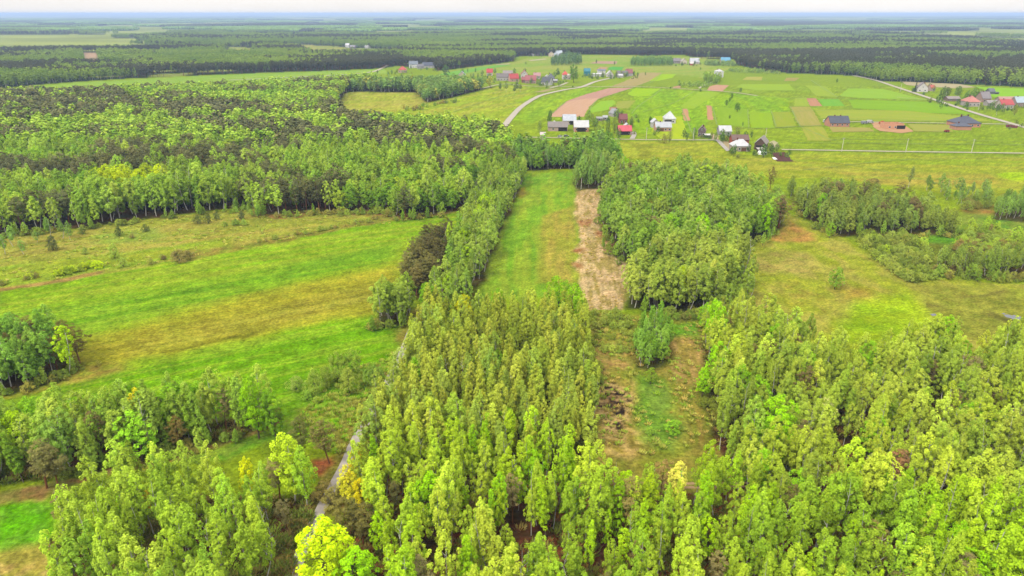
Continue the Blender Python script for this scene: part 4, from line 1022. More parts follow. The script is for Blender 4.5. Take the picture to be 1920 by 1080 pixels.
for xx, yy, h in ((95, 425, 9), (118, 425, 8.5), (132, 428, 8), (70, 432, 5), (25, 440, 9), (10, 455, 8), (45, 455, 6)):
    p = G(xx, yy + 22); plant('birch', p[0], p[1], h, jit('#8aac4c'), 1.25, 'left')

# --- village trees: base x, base y, height px, kind, colour, width
def vt(x, y, hp, kind, hexc, w=1.0, label=None):
    p = G(x, y); h = hp * mpp(x, y)
    SPECIAL.append((p[0], p[1], 2)); plant(kind, p[0], p[1], h, jit(hexc, .03, .02) * .75, w, 'village', label)
vt(1076, 155, 33, 'oak', '#6c9c34', 1.0, 'great solitary oak with dark trunk in front of the village')
vt(1030, 233, 27, 'oak', '#558a34', .75, 'dark green tree left of the grey barn by the ploughed field')
vt(1012, 247, 22, 'birch', '#a4b854', 1.2, 'pale feathery tree left of the grey barn')
vt(1103, 238, 32, 'oak', '#94b444', .8, 'tall pale green tree right of the ploughed field corner')
vt(1114, 244, 24, 'oak', '#88a844', .9, 'second pale green tree behind the white-roofed barn')
vt(1124, 260, 26, 'shrub', '#a0b454', .6, 'pale bushy willow in the middle of the farmstead')
vt(1140, 254, 28, 'oak', '#8ca040', .8, 'olive tree left of the pink-roofed shed')
vt(1152, 250, 30, 'oak', '#90a444', .7, 'olive tree beside the dark red roof')
vt(1160, 262, 22, 'oak', '#5c9034', .8, 'dark green bush tree at the left of the pink-roofed shed')
vt(1185, 237, 20, 'oak', '#9ca454', .9, 'budding olive tree right of the dark red roof')
vt(1219, 236, 18, 'oak', '#5c8034', .8, 'dark tree left of the white cottage')
vt(1125, 300, 52, 'birch', '#84a454', 1.15, 'tall willow-like tree towering over the village road')
vt(1118, 285, 40, 'alder', '#74984c', 1.1, 'dark tall tree left of the willow-like one at the road')
vt(1145, 290, 42, 'oak', '#7cac40', .7, 'tall green tree right of the willow-like one at the road')
vt(1138, 280, 36, 'oak', '#80a848', .8, 'broad green tree by the road behind the tall ones')
vt(1245, 268, 18, 'shrub', '#a8a854', .8, 'bare-looking pale bush at the road below the white cottage')
vt(1255, 267, 22, 'oak', '#a4a458', .7, 'budding pale tree at the road below the white cottage')
vt(1302, 258, 20, 'oak', '#488c34', .7, 'dark green tree left of the brown gabled house')
vt(1352, 264, 14, 'oak', '#6c8c3c', .9, 'round dark tree in front of the white-roofed shed')
vt(1372, 290, 15, 'oak', '#809c44', 1.0, 'round bush before the white farmhouse drive')
vt(1404, 284, 15, 'oak', '#748c44', 1.1, 'dark round tree in front of the white farmhouse')
vt(1445, 284, 17, 'oak', '#7c8848', 1.1, 'olive tree beside the brown barn')
vt(1455, 283, 14, 'oak', '#84944c', 1.0, 'smaller olive tree right of the brown barn')
vt(1365, 260, 12, 'oak', '#5c7c3c', 1.0, 'dark bush right of the white-roofed shed')
vt(1382, 210, 17, 'oak', '#5c7c34', 1.15, 'biggest dark round tree in the open strip fields')
vt(1362, 199, 12, 'oak', '#64843a', .9, 'dark round tree at the foot of the field row')
vt(1368, 192, 10, 'oak', '#6c8c3c', .9, 'middle dark tree of the field row')
vt(1372, 187, 13, 'oak', '#6c8c3c', .8, 'topmost dark tree of the field row')
vt(1368, 223, 8, 'oak', '#708a40', .9, 'small dark bush below the field row')
vt(1392, 240, 12, 'birch', '#7c9c44', 1.0, 'slim small tree above the white-roofed shed')
vt(1388, 174, 10, 'oak', '#6c8c40', .9, 'small dark tree at the end of the field track')
vt(1569, 156, 10, 'oak', '#84a444', .7, 'single small tree standing in the far green field')
vt(1715, 172, 20, 'spruce', '#4a5c34', 1.0, 'dark conical spruce beside the white gabled house')
vt(1742, 166, 10, 'oak', '#5c8440', .9, 'small dark tree right of the white gabled house')
vt(1766, 188, 26, 'oak', '#688444', 1.0, 'big dark tree left of the long shed')
vt(1776, 186, 22, 'pine', '#586040', 1.3, 'dark conifer beside the big tree left of the long shed')
vt(1795, 183, 22, 'oak', '#7c9844', 1.2, 'broad olive tree behind the long shed')
vt(1812, 194, 24, 'oak', '#64944c', 1.15, 'broad dark green tree right of the long shed')
vt(1828, 188, 24, 'oak', '#80a048', 1.1, 'light green tree behind the pink hipped roof')
vt(1838, 184, 18, 'oak', '#90a44c', 1.0, 'pale green tree right of the pink hipped roof')
vt(1868, 216, 20, 'birch', '#7c9c54', 1.4, 'grey-green tree before the red-roofed house at the right')
vt(1902, 216, 20, 'oak', '#a4ac44', .8, 'olive yellow tree before the blue-roofed house')
vt(1852, 180, 8, 'oak', '#749444', 1.0, 'small tree in the paddock behind the right hamlet')
vt(1868, 192, 7, 'oak', '#5c7c3c', 1.1, 'small dark bush among the right hamlet roofs')
vt(1812, 200, 10, 'shrub', '#6c8040', .8, 'dark hedge clump before the pink hipped roof')
vt(1893, 243, 6, 'shrub', '#7c8844', .8, None); vt(1905, 232, 7, 'shrub', '#7c8844', .8, None); vt(1915, 238, 8, 'shrub', '#84904c', .8, None)
for (x, y, h, w, c) in ((938, 165, 16, 1.3, '#7c944c'), (949, 168, 17, 1.0, '#84984c'), (965, 170, 17, 1.1, '#7c904c'), (970, 166, 19, 1.1, '#80944c'), (976, 168, 15, 1.0, '#84984c')):
    vt(x, y + 5, h, 'birch', c, w * 1.2)
for (x, y, h, k, c) in ((964, 142, 14, 'oak', '#7c9850'), (984, 140, 12, 'oak', '#64803f'), (1045, 150, 22, 'birch', '#6c8850'), (1040, 148, 14, 'oak', '#7c9850'), (986, 124, 9, 'birch', '#94ac50'), (928, 140, 12, 'oak', '#74944c'), (1006, 152, 10, 'oak', '#7c9448'),
                        (1010, 158, 9, 'shrub', '#84984c'), (997, 150, 9, 'oak', '#708c48'), (1060, 150, 10, 'oak', '#7c944c'), (1110, 146, 10, 'oak', '#849c54'), (1131, 147, 8, 'oak', '#708848'), (1152, 147, 8, 'oak', '#6c8444'), (1188, 142, 9, 'oak', '#7c9048'),
                        (892, 138, 11, 'birch', '#74984c'), (877, 136, 8, 'alder', '#60804c'), (868, 142, 13, 'oak', '#709848'), (837, 146, 24, 'oak', '#6c8c4c'), (904, 145, 13, 'oak', '#74884c'), (888, 145, 8, 'oak', '#708848'), (1118, 119, 7, 'oak', '#5c7444'), (1152, 122, 7, 'oak', '#648048'),
                        (1273, 157, 7, 'oak', '#64883c'), (1313, 172, 5, 'shrub', '#6c8c3c'), (1257, 166, 3, 'shrub', '#6c8c3c'), (1313, 132, 6, 'oak', '#7c9c4c'), (1120, 148, 6, 'shrub', '#506040'), (1145, 148, 5, 'shrub', '#607844'), (1050, 158, 7, 'shrub', '#74904c'), (1032, 158, 6, 'shrub', '#6c8848'),
                        (735, 140, 9, 'oak', '#648c50'), (728, 142, 8, 'oak', '#6c9450'), (753, 142, 6, 'oak', '#749450'), (801, 131, 6, 'shrub', '#6c8c50')):
    vt(x, y, h, k, c)
for (hx, hy, n_) in ((754, 137, 3), (788, 130, 4), (866, 148, 3), (918, 143, 3), (943, 152, 4), (965, 153, 3), (983, 147, 4), (1000, 157, 4), (1022, 160, 4), (1035, 154, 4), (1060, 149, 3), (1101, 143, 3), (1125, 143, 4), (1146, 145, 4), (1170, 144, 5), (1185, 143, 3), (1034, 106, 3), (1003, 105, 3), (1283, 121, 5), (1305, 121, 4), (1361, 119, 4),
                     (1729, 173, 3), (1790, 191, 3), (1826, 201, 5), (1850, 195, 4), (1866, 201, 5), (1888, 205, 5), (1912, 203, 5), (1122, 229, 4), (1150, 222, 4), (1168, 236, 4), (1244, 250, 3), (1318, 258, 4), (1360, 258, 5), (1392, 288, 4), (1425, 286, 3), (655, 92, 3), (690, 92, 2)):
    for i_ in range(n_ * 2):
        sp_ = 26 / mpp(hx, hy)
        qx, qy = hx + rng.normal() * sp_ * .6, hy + (rng.random() * .9 - .25) * sp_ * .22
        small = rng.random() < .55
        vt(qx, qy, (rng.uniform(2.0, 4.0) if small else rng.uniform(5, 9)) / mpp(qx, qy), 'shrub' if small else 'oak', ['#6c8c40', '#7c9848', '#8ca44c', '#5c7c3c', '#90984c'][rng.integers(5)], rng.uniform(.7, 1.1))
GRP = dict(village='trees around the village houses')
fillp(rp((1320, 157), (1345, 158), (1352, 152), (1320, 150)), 7, 'oak', ['#90a83c', '#84a03c'], 9, 13, 'village copse')
fillp(rp((1270, 163), (1330, 164), (1335, 158), (1275, 157)), 7, 'shrub', ['#88a444', '#94ac4c'], 2.5, 5, 'village copse')
fillp(rp((1180, 124), (1262, 124), (1258, 117), (1185, 118)), 8, 'alder', ['#74944c', '#7c9c50'], 11, 15, 'village copse')
fillp(rp((1028, 124), (1090, 122), (1090, 112), (1060, 108), (1040, 115)), 9, 'alder', ['#6c8850', '#74904f', '#648058'], 11, 16, 'village copse')
fillp(rp((1320, 123), (1380, 125), (1370, 118), (1325, 118)), 8, 'shrub', ['#7c9450', '#849c54'], 3, 7, 'village copse')
fillp(rp((1360, 136), (1470, 140), (1450, 132), (1370, 130)), 9, 'shrub', ['#88a44c', '#94a850'], 2.5, 5, 'village copse')
fillp(rp((940, 117), (965, 116), (960, 110), (942, 112)), 8, 'pine', ['#606448'], 10, 12, 'village copse')

# ------------------------------------------------------------------ far woods (single trees to about 2.6 km, then canopy tiles)
def far_points():
    out = []
    for (d0, d1, sp) in ((0, 350, 7.0), (350, 900, 8.5), (900, FAR_DEPTH, 11.0)):
        ymax = far_edge[:, 1].max() + d1
        xs = np.arange(-3400, 3400, sp); ysr = np.arange(600, min(ymax, 3600), sp)
        for y in ysr:
            lim = y * .98 + 60
            xr = xs[(np.abs(xs) < lim)]
            x = xr + rng.uniform(-.45, .45, len(xr)) * sp; yy = y + rng.uniform(-.45, .45, len(xr)) * sp
            fy_ = np.interp(x / yy, far_edge[:, 0] / far_edge[:, 1], far_edge[:, 1])
            dd = yy - fy_
            k = (dd >= d0) & (dd < d1) & (yy < 3500)
            if k.any(): out.append(np.stack([x[k], yy[k]], 1))
    P = np.concatenate(out)
    keep = np.ones(len(P), bool)
    for Pc in FAR_CLEAR: keep &= ~inside(Pc, P[:, 0], P[:, 1])
    fyy = np.interp(P[:, 0] / P[:, 1], far_edge[:, 0] / far_edge[:, 1], far_edge[:, 1])
    keep &= ~(far_field(P[:, 0], P[:, 1]) & (P[:, 1] > fyy + FAR_DEPTH * .3))
    keep &= fbm(P[:, 0] / 170, P[:, 1] / 120, 777, 3) < .70
    return P[keep]
FP = far_points()
nf = fbm(FP[:, 0] / 260, FP[:, 1] / 130, 202, 4) + .05 * rng.normal(size=len(FP))
bias = np.clip((FP[:, 0]) / 2500, -.06, .06)
far_pine = nf + bias > .54
fh = rng.uniform(12, 17, len(FP))
hue = fbm(FP[:, 0] / 90, FP[:, 1] / 60, 203, 3)

# stuff: the trees past the limit, one object per kind
INVIEW = 290
def in_frame(t):
    x, y = proj(t['x'], t['y'], t['h'] * .55)
    return -15 < x < 1935 and -20 < y < 1110 and t['y'] > 30
STUFF = {}
def to_stuff(kind, x, y, h, w, tint, far):
    STUFF.setdefault(kind, []).append((x, y, h, w, tint[0], tint[1], tint[2], far))
IND = []
for kind in ('birch', 'alder', 'pine', 'oak', 'shrub', 'spruce'):
    ts = [t for t in TREES if t['kind'] == kind]
    ts.sort(key=lambda t: (t['label'] is None, not in_frame(t), t['y']))
    n = 0
    for t in ts:
        if in_frame(t) and n < INVIEW: IND.append(t); n += 1
        else: to_stuff(kind, t['x'], t['y'], t['h'], t['w'], t['tint'], t['y'] > 420)
PT1, PT2, BT1, BT2 = B('#484c36'), B('#5a5a3c'), B('#66843a'), B('#90a440')
for i in range(len(FP)):
    if far_pine[i]: to_stuff('pine', FP[i, 0], FP[i, 1], fh[i], 1.15, PT1 + (PT2 - PT1) * hue[i], True)
    else: to_stuff('birch' if rng.random() < .6 else 'alder', FP[i, 0], FP[i, 1], fh[i], 1.35, BT1 + (BT2 - BT1) * hue[i] * 1.2, True)
def scatter(name, coll, pos, rot, scl, var, tint, **props):
    me = bpy.data.meshes.new(name)
    me.vertices.add(len(pos)); me.vertices.foreach_set('co', np.asarray(pos, np.float32).ravel())
    def attr(n, ty, f, arr):
        a = me.attributes.new(n, ty, 'POINT'); a.data.foreach_set(f, np.asarray(arr).ravel())
    attr('rot', 'FLOAT_VECTOR', 'vector', np.asarray(rot, np.float32)); attr('scl', 'FLOAT_VECTOR', 'vector', np.asarray(scl, np.float32))
    attr('variant', 'INT', 'value', np.asarray(var, np.int32))
    attr('tint', 'FLOAT_COLOR', 'color', np.concatenate([tint, np.ones((len(tint), 1))], 1).astype(np.float32))
    o = link(name, me, **props)
    ng = bpy.data.node_groups.new(name, 'GeometryNodeTree')
    ng.interface.new_socket('Geometry', in_out='INPUT', socket_type='NodeSocketGeometry')
    ng.interface.new_socket('Geometry', in_out='OUTPUT', socket_type='NodeSocketGeometry')
    gi_ = ng.nodes.new('NodeGroupInput'); go = ng.nodes.new('NodeGroupOutput')
    ip = ng.nodes.new('GeometryNodeInstanceOnPoints')
    ci = ng.nodes.new('GeometryNodeCollectionInfo')
    ci.inputs['Collection'].default_value = coll
    ci.inputs['Separate Children'].default_value = True; ci.inputs['Reset Children'].default_value = True
    def na(n, ty):
        a = ng.nodes.new('GeometryNodeInputNamedAttribute'); a.data_type = ty; a.inputs['Name'].default_value = n
        return a.outputs['Attribute']
    ng.links.new(gi_.outputs[0], ip.inputs['Points'])
    ng.links.new(ci.outputs[0], ip.inputs['Instance'])
    ip.inputs['Pick Instance'].default_value = True
    ng.links.new(na('variant', 'INT'), ip.inputs['Instance Index'])
    e2r = ng.nodes.new('FunctionNodeEulerToRotation')
    ng.links.new(na('rot', 'FLOAT_VECTOR'), e2r.inputs[0])
    ng.links.new(e2r.outputs[0], ip.inputs['Rotation'])
    ng.links.new(na('scl', 'FLOAT_VECTOR'), ip.inputs['Scale'])
    ng.links.new(ip.outputs[0], go.inputs[0])
    md = o.modifiers.new('scatter', 'NODES'); md.node_group = ng
    return o
SNAME = {'birch': ('birch_woodland', 'mass of pale green birches filling the woods and the far forest'), 'alder': ('alder_woodland', 'mass of dense green alders mixed through the farther woods'), 'pine': ('pine_woodland', 'mass of dark brown-green pines in the far forests'),
         'oak': ('mixed_woodland', 'mass of brighter broadleaf trees scattered through the farther woods'), 'shrub': ('scrub', 'mass of low scrub along ditches and wood edges')}
for kind, L in STUFF.items():
    if kind not in SNAME: continue
    A = np.array(L); n = len(A)
    coll, nv, nfv = STUFFP[kind]
    var = np.where(A[:, 7] > 0, nv + rng.integers(0, max(nfv, 1), n), rng.integers(0, nv, n))
    s = A[:, 2] / 10
    scl = np.stack([s * A[:, 3], s * A[:, 3], s], 1)
    rot = np.stack([rng.normal(size=n) * .03, rng.normal(size=n) * .03, rng.random(n) * 6.283], 1)
    scatter(SNAME[kind][0], coll, np.stack([A[:, 0], A[:, 1], np.zeros(n)], 1), rot, scl, var, A[:, 4:7], kind='stuff', label=SNAME[kind][1])
    print('STUFF', kind, n)

# canopy tiles beyond
tile_coll = bpy.data.collections.new('canopy_tiles')
TS = 120.0
for v in range(5):
    r = np.random.default_rng(900 + v)
    V, Fq = [], []
    nx = 12
    for i in range(nx):
        for j in range(nx):
            x = (i + .5 + r.uniform(-.4, .4)) / nx * TS - TS / 2; y = (j + .5 + r.uniform(-.4, .4)) / nx * TS - TS / 2
            h = r.uniform(11, 18); w = r.uniform(4.5, 6.5); b = len(V)
            a0 = r.random() * 6
            for k in range(5): V.append((x + w * .8 * math.cos(a0 + k * 1.2566), y + w * .8 * math.sin(a0 + k * 1.2566), 2))
            for k in range(5): V.append((x + w * math.cos(a0 + .6 + k * 1.2566), y + w * math.sin(a0 + .6 + k * 1.2566), h * .6 + r.normal()))
            V.append((x, y, h))
            for k in range(5):
                k2 = (k + 1) % 5
                Fq += [(b + k, b + k2, b + 5 + k), (b + k2, b + 5 + k2, b + 5 + k), (b + 5 + k, b + 5 + k2, b + 10)]
    me = mesh_np('canopy', np.array(V), np.array(Fq), [M_FOL])
    tile_coll.objects.link(bpy.data.objects.new('canopy_%02d' % v, me))
tx_, ty_ = [], []
for y in np.arange(2300, 11000, TS):
    lim = y * 1.0
    x = np.arange(-lim, lim, TS)
    yy = np.full(x.shape, y)
    fy_ = np.interp(x / yy, far_edge[:, 0] / far_edge[:, 1], far_edge[:, 1])
    k = (((yy - fy_) > FAR_DEPTH) | (yy > 3500)) & ~far_field(x, yy)
    tx_.append(x[k]); ty_.append(yy[k])
tx_ = np.concatenate(tx_); ty_ = np.concatenate(ty_); n = len(tx_)
pn = fbm(tx_ / 900, ty_ / 600, 303, 3)
tt_ = np.where((pn > .52)[:, None], B('#44462e')[None] * (.8 + .4 * rng.random((n, 1))), B('#6c863e')[None] * (.7 + .6 * rng.random((n, 1))))
zt = sstep(9000, 15000, ty_) * 62 * np.clip(fbm(tx_ / 6000, ty_ / 3500, 55, 3) - .28, 0, 1)
scatter('far_forest', tile_coll, np.stack([tx_, ty_, zt], 1), np.stack([np.zeros(n), np.zeros(n), rng.integers(0, 4, n) * math.pi / 2], 1), np.ones((n, 3)) * np.array((1, 1, 1.0)), rng.integers(0, 5, n), tt_,
        kind='stuff', label='blue-green forest stretching to the horizon')

# ------------------------------------------------------------------ individual trees
NAMES = {'birch': ('birch_tree', 'birch'), 'alder': ('alder_tree', 'alder tree'), 'pine': ('pine_tree', 'pine'), 'oak': ('broadleaf_tree', 'broadleaf tree'), 'shrub': ('shrub', 'shrub'), 'spruce': ('spruce_tree', 'spruce')}
LAND = [  # photo point, phrase
    (620, 1050, 'beside the bright yellow-green tree at the track'), (700, 930, 'near the golden bushes on the track'), (750, 1010, 'behind the two dark pines by the track'), (820, 930, 'before the brown-grey pine'),
    (860, 1050, 'above the red-brown floor at the bottom edge'), (960, 930, 'at the forest track left of the brown pine'), (960, 1060, 'on the bottom edge below the forest track'), (1080, 940, 'just below the brown pine in the birch wood'),
    (1090, 1050, 'at the bottom edge below the brown pine'), (1180, 890, 'facing the burnt clearing'), (1200, 990, 'halfway between the burnt clearing and the bottom edge'), (1280, 920, 'around the pale yellow birch'),
    (1300, 1050, 'at the bottom edge below the pale yellow birch'), (1390, 920, 'below the mown strip corner'), (1420, 1020, 'below the bright green full-crowned tree'), (1550, 960, 'below the red bare gap by the track'),
    (1530, 1060, 'at the bottom edge below the red bare gap'), (1680, 950, 'around the red-brown pine on the forest track'), (1700, 1060, 'at the bottom edge below the red-brown pine'), (1830, 950, 'right of the forest track towards the frame edge'),
    (1850, 1060, 'in the lower right corner'), (1360, 700, 'on the mown strip side of the right wood'), (1420, 820, 'behind the bright green full-crowned tree'), (1450, 690, 'in the upper left of the right wood'), (1560, 780, 'by the dark gap in the right wood'),
    (1560, 680, 'around the brown pine at the back of the right wood'), (1680, 700, 'at the back of the right wood facing the meadow'), (1700, 840, 'among white trunks in the right wood'), (1820, 720, 'at the back of the right wood by the marsh water'), (1850, 830, 'at the right edge of the right wood'),
    (720, 770, 'on the track verge of the central grove'), (760, 860, 'at the front left corner of the central grove'), (800, 680, 'on the left flank of the central grove'), (860, 780, 'in the front left of the central grove'), (870, 640, 'around the mustard tree of the central grove'),
    (960, 830, 'in the front of the central grove'), (960, 720, 'in the middle of the central grove'), (980, 620, 'at the back of the central grove'), (1070, 830, 'at the front right corner of the central grove'), (1070, 720, 'on the clearing flank of the central grove'), (1070, 620, 'at the back right of the central grove'),
    (840, 560, 'at the near end of the tree line along the strip field'), (880, 480, 'in the tree line beside the strip field'), (920, 390, 'at the far end of the tree line along the strip field'), (800, 520, 'in the dark pine clump by the green meadow'),
    (725, 600, 'in the small white-trunked clump at the meadow edge'), (60, 900, 'at the left end of the lower left row'), (180, 860, 'in the left half of the lower left row'), (300, 840, 'in the middle of the lower left row'), (440, 800, 'near the oak of the lower left row'),
    (160, 1000, 'on the left side of the bottom left group'), (200, 1090, 'at the bottom edge of the bottom left group'), (330, 950, 'in the middle of the bottom left group'), (400, 1060, 'at the bottom edge left of the track'), (480, 940, 'around the brilliant yellow tree'), (520, 1040, 'on the left verge of the track'),
    (60, 710, 'in the left-edge clump on the green meadow'), (130, 690, 'at the right end of the left-edge clump'), (1220, 660, 'in the sapling clump of the clearing'), (1210, 560, 'at the left of the wood above the clearing'), (1280, 575, 'in the wood above the clearing'), (1360, 550, 'at the right of the wood above the clearing'),
    (1160, 440, 'on the bare strip side of the middle wood'), (1220, 460, 'in the front of the middle wood'), (1300, 460, 'in the heart of the middle wood'), (1400, 440, 'at the right end of the middle wood'), (1200, 360, 'at the back left of the middle wood'), (1330, 360, 'at the back right of the middle wood'),
    (1520, 400, 'at the left tip of the right copse'), (1600, 420, 'in front of the right copse'), (1720, 420, 'in the right half of the right copse'), (1790, 430, 'at the right end of the right copse'), (1650, 370, 'at the back of the right copse'), (1650, 480, 'in the left of the marsh scrub'), (1730, 510, 'in the front of the marsh scrub'), (1780, 505, 'at the left of the marsh birches'),
    (1870, 510, 'in the marsh birches near the right edge'), (1880, 460, 'in the scrub behind the marsh birches'), (1900, 400, 'in the young trees at the right edge'), (1840, 380, 'by the dry path behind the right copse'),
    (30, 312, 'in the dark belt low in the left forest'), (140, 310, 'at the right of the dark belt low in the left forest'), (30, 245, 'in the dark strip at the far left'), (235, 280, 'in the dark stand left of the pale forest gap'), (500, 268, 'in the dark stand above the pale forest gap'), (650, 225, 'in the dark stand below the enclosed meadow'), (820, 265, 'in the dark tongue right of the left forest'), (360, 225, 'in the dark band across the left forest'), (420, 300, 'in the middle rows of the left forest'), (620, 320, 'in the upper rows of the jutting forest front'), (780, 330, 'behind the forest corner nearest the tree line'),
    (60, 430, 'at the left end of the forest front'), (200, 415, 'in the forest front above the rough meadow'), (330, 400, 'in the forest front above the lone bushes'), (450, 385, 'in the forest front above the dark bush trio'), (560, 395, 'in the jutting forest front of white trunks'), (680, 390, 'in the right part of the forest front'),
    (800, 395, 'in the forest corner nearest the tree line'), (240, 310, 'around the yellow stand of the left forest'), (100, 230, 'in the dark stand at the far left of the forest'), (700, 250, 'in the dark stand right of the left forest'), (450, 200, 'in the far middle of the left forest'), (1040, 310, 'in the trees closing the strip field'),
    (1110, 345, 'in the clump at the head of the strip field'), (1140, 280, 'in the tall trees below the village road'), (1140, 610, 'in the low scrub left of the sapling clump'), (1120, 680, 'in the low scrub under the grove edge'), (1160, 640, 'in the dry scrub of the clearing'), (1360, 800, 'on the shaded edge of the mown strip'),
    (1270, 600, 'at the foot of the wood above the clearing'), (640, 720, 'in the willow group beside the track'), (150, 510, 'in the yellow-green hedge on the left meadow'), (40, 528, 'in the low hedge at the left edge'), (330, 485, 'in the brown thicket on the ditch'), (440, 420, 'in the reed patch on the upper meadow'),
    (450, 396, 'under the forest front on the upper meadow'), (600, 435, 'in the low hedge along the ditch'), (690, 402, 'in the brush before the forest front'), (810, 200, 'in the brush at the far meadow corner'), (640, 790, 'in the grass left of the track'),
    (1340, 155, 'in the olive copse by the white tower house'), (1300, 162, 'in the scrub along the field track'), (1220, 121, 'in the oval copse before the far forest'), (1060, 118, 'in the copse behind the upper village'), (1350, 121, 'in the scrub by the blue house'), (1410, 135, 'in the scrub at the far forest foot'), (950, 114, 'in the dark pine block at the forest tip'),
    (960, 168, 'in the roadside group before the red roofs'), (950, 142, 'between the roofs left of the great oak'), (1030, 152, 'between the roofs beside the great oak'), (1150, 146, 'among the gardens right of the teal house'), (1120, 118, 'on the far field beyond the village'), (880, 140, 'at the left end of the village'),
    (740, 140, 'beside the lone red-roofed house'), (1905, 238, 'along the road at the right edge'), (1260, 162, 'on the field track left of the scrub')]
LP = np.array([(a, b) for a, b, _ in LAND])
def hueword(t):
    r_, g_, b_ = t
    lum = .3 * r_ + .6 * g_ + .1 * b_
    q = r_ / g_
    if q > 1.0: return 'brown-tinged' if lum < .09 else 'yellowish'
    if q > .86: return 'olive' if lum < .10 else 'yellow-green'
    if q > .66: return 'light green' if lum > .11 else 'dull green'
    return 'fresh green' if lum > .10 else 'dark green'
cells = {}
for t in IND:
    bx, by = proj(t['x'], t['y'], 0); t['px'], t['py'] = bx, by
    if t['label']: continue
    sx = (LP[:, 0] - bx); sy = (LP[:, 1] - by) * 1.5
    cells.setdefault((t['kind'], int(np.argmin(sx * sx + sy * sy))), []).append(t)
_M = [('tallest', lambda t: -t['h']), ('shortest', lambda t: t['h']), ('palest', lambda t: -sum(t['tint'])), ('darkest', lambda t: sum(t['tint'])), ('leftmost', lambda t: t['px']), ('rightmost', lambda t: -t['px']),
      ('foremost', lambda t: -t['py']), ('rearmost', lambda t: t['py']), ('widest', lambda t: -t['h'] * t['w']), ('slimmest', lambda t: t['h'] * t['w'])]
SUP = [(n_, k_, 0) for n_, k_ in _M] + [('second ' + n_, k_, 1) for n_, k_ in _M] + [('third ' + n_, k_, 2) for n_, k_ in _M[:8]] + [('fourth ' + n_, k_, 3) for n_, k_ in _M[:8]] + [('fifth ' + n_, k_, 4) for n_, k_ in _M[:8]]
for (kind, ci_), ts in cells.items():
    ph = LAND[ci_][2]; nm = NAMES[kind][1]
    used = set()
    if len(ts) == 1:
        ts[0]['label'] = 'only %s %s %s' % (hueword(ts[0]['tint']), nm, ph); continue
    for sname, key, rank in SUP:
        if rank >= len(ts) - (1 if rank else 0): continue
        o = sorted(range(len(ts)), key=lambda i: key(ts[i]))
        i = o[rank]
        if i in used: continue
        used.add(i); ts[i]['label'] = ' '.join(('%s %s %s' % (sname, nm, ph)).split()[:16])
    for i, t in enumerate(ts):
        if i not in used:
            t['label'] = '%s mid-size %s %s' % (hueword(t['tint']), nm.replace('broadleaf ', 'leafy '), ph); t['shared'] = ph
for t in IND:
    if len(t['label'].replace('-', ' ').split()) > 16: t['label'] = t['label'].replace('broadleaf tree', 'tree').replace('bright ', '').replace('mid-size ', '')
GROUPN = {'birch': 'birches in the woods', 'alder': 'alders in the woods', 'pine': 'pines in the woods', 'oak': 'broadleaf trees in the woods and village', 'shrub': 'shrubs on meadow, marsh and clearing', 'spruce': None}
for t in IND:
    k = t['kind']; nm, cat = NAMES[k]
    low = k == 'shrub'
    lst = PROTO[k]; v = rng.integers(len(lst))
    s = t['h'] / 10
    o = empty(nm, (t['x'], t['y'], 0), rng.random() * 6.283, t['label'], 'shrub' if low else 'tree', (('%ss %s' % (cat, t['shared'])) if t.get('shared') else GROUPN[k]), (s * t['w'], s * t['w'], s), (rng.normal() * .05, rng.normal() * .05))
    tr = link('stems' if low else 'trunk', lst[v][0], o)
    cr = link('crown', lst[v][1], o)
    cr['tint'] = [float(q) for q in t['tint']]
print('INDIVIDUAL', len(IND))

# ------------------------------------------------------------------ grass tufts and undergrowth (uncountable)
tuft_coll = bpy.data.collections.new('tufts')
for v in range(4):
    r = np.random.default_rng(60 + v); V = []
    for i in range(26):
        a = r.random() * 6.28; d = r.random() ** .6 * .5; p = np.array((math.cos(a) * d, math.sin(a) * d, 0))
        h = r.uniform(.35, .8); w = r.uniform(.05, .1); q = np.array((-math.sin(a), math.cos(a), 0)) * w
        lean = np.array((math.cos(a), math.sin(a), 0)) * r.uniform(.1, .45)
        V += [p - q, p + q, p + lean * .6 + q * .7 + UP * h * .8, p + lean + UP * h]
    V = np.array(V)
    tuft_coll.objects.link(bpy.data.objects.new('tuft_%02d' % v, mesh_np('tuft', V, np.arange(len(V)).reshape(-1, 4), [M_FOL])))
def tufts(name, P, n, ts, s0, s1, label, mask=None):
    x0, y0 = P.min(0); x1, y1 = P.max(0)
    px = rng.uniform(x0, x1, n * 3); py = rng.uniform(y0, y1, n * 3)
    k = inside(P, px, py) & (rng.random(len(px)) < sstep(.25, .7, fbm(px / 6, py / 6, 71)))
    px, py = px[k][:n], py[k][:n]; m = len(px)
    s = rng.uniform(s0, s1, m)
    tn = np.array([B(c) for c in ts])[rng.integers(len(ts), size=m)] * rng.uniform(.8, 1.2, (m, 1))
    return np.stack([px, py, np.zeros(m)], 1), s, tn
def tuft_obj(name, label, lst):
    P_ = np.concatenate([a[0] for a in lst]); s = np.concatenate([a[1] for a in lst]); tn = np.concatenate([a[2] for a in lst]); n = len(P_)
    scatter(name, tuft_coll, P_, np.stack([np.zeros(n), np.zeros(n), rng.random(n) * 6.28], 1), np.stack([s, s, s * .55], 1), rng.integers(0, 4, n), tn, kind='stuff', label=label)
gr = []
gr.append(tufts('', rp((1104, 590), (1315, 600), (1340, 700), (1370, 850), (1115, 850)), 500, ['#a8a850', '#94a040', '#b8a458', '#8ca83c'], .6, 1.5, ''))
gr.append(tufts('', rp((0, 445), (470, 392), (720, 398), (860, 400), (600, 438), (0, 545)), 700, ['#a8b048', '#b4b058', '#98ac44'], .7, 1.6, ''))
gr.append(tufts('', rp((1080, 360), (1140, 350), (1150, 478), (1195, 505), (1165, 575), (1100, 580)), 300, ['#d0b478', '#b8a058', '#a8a04c'], .4, 1.0, ''))
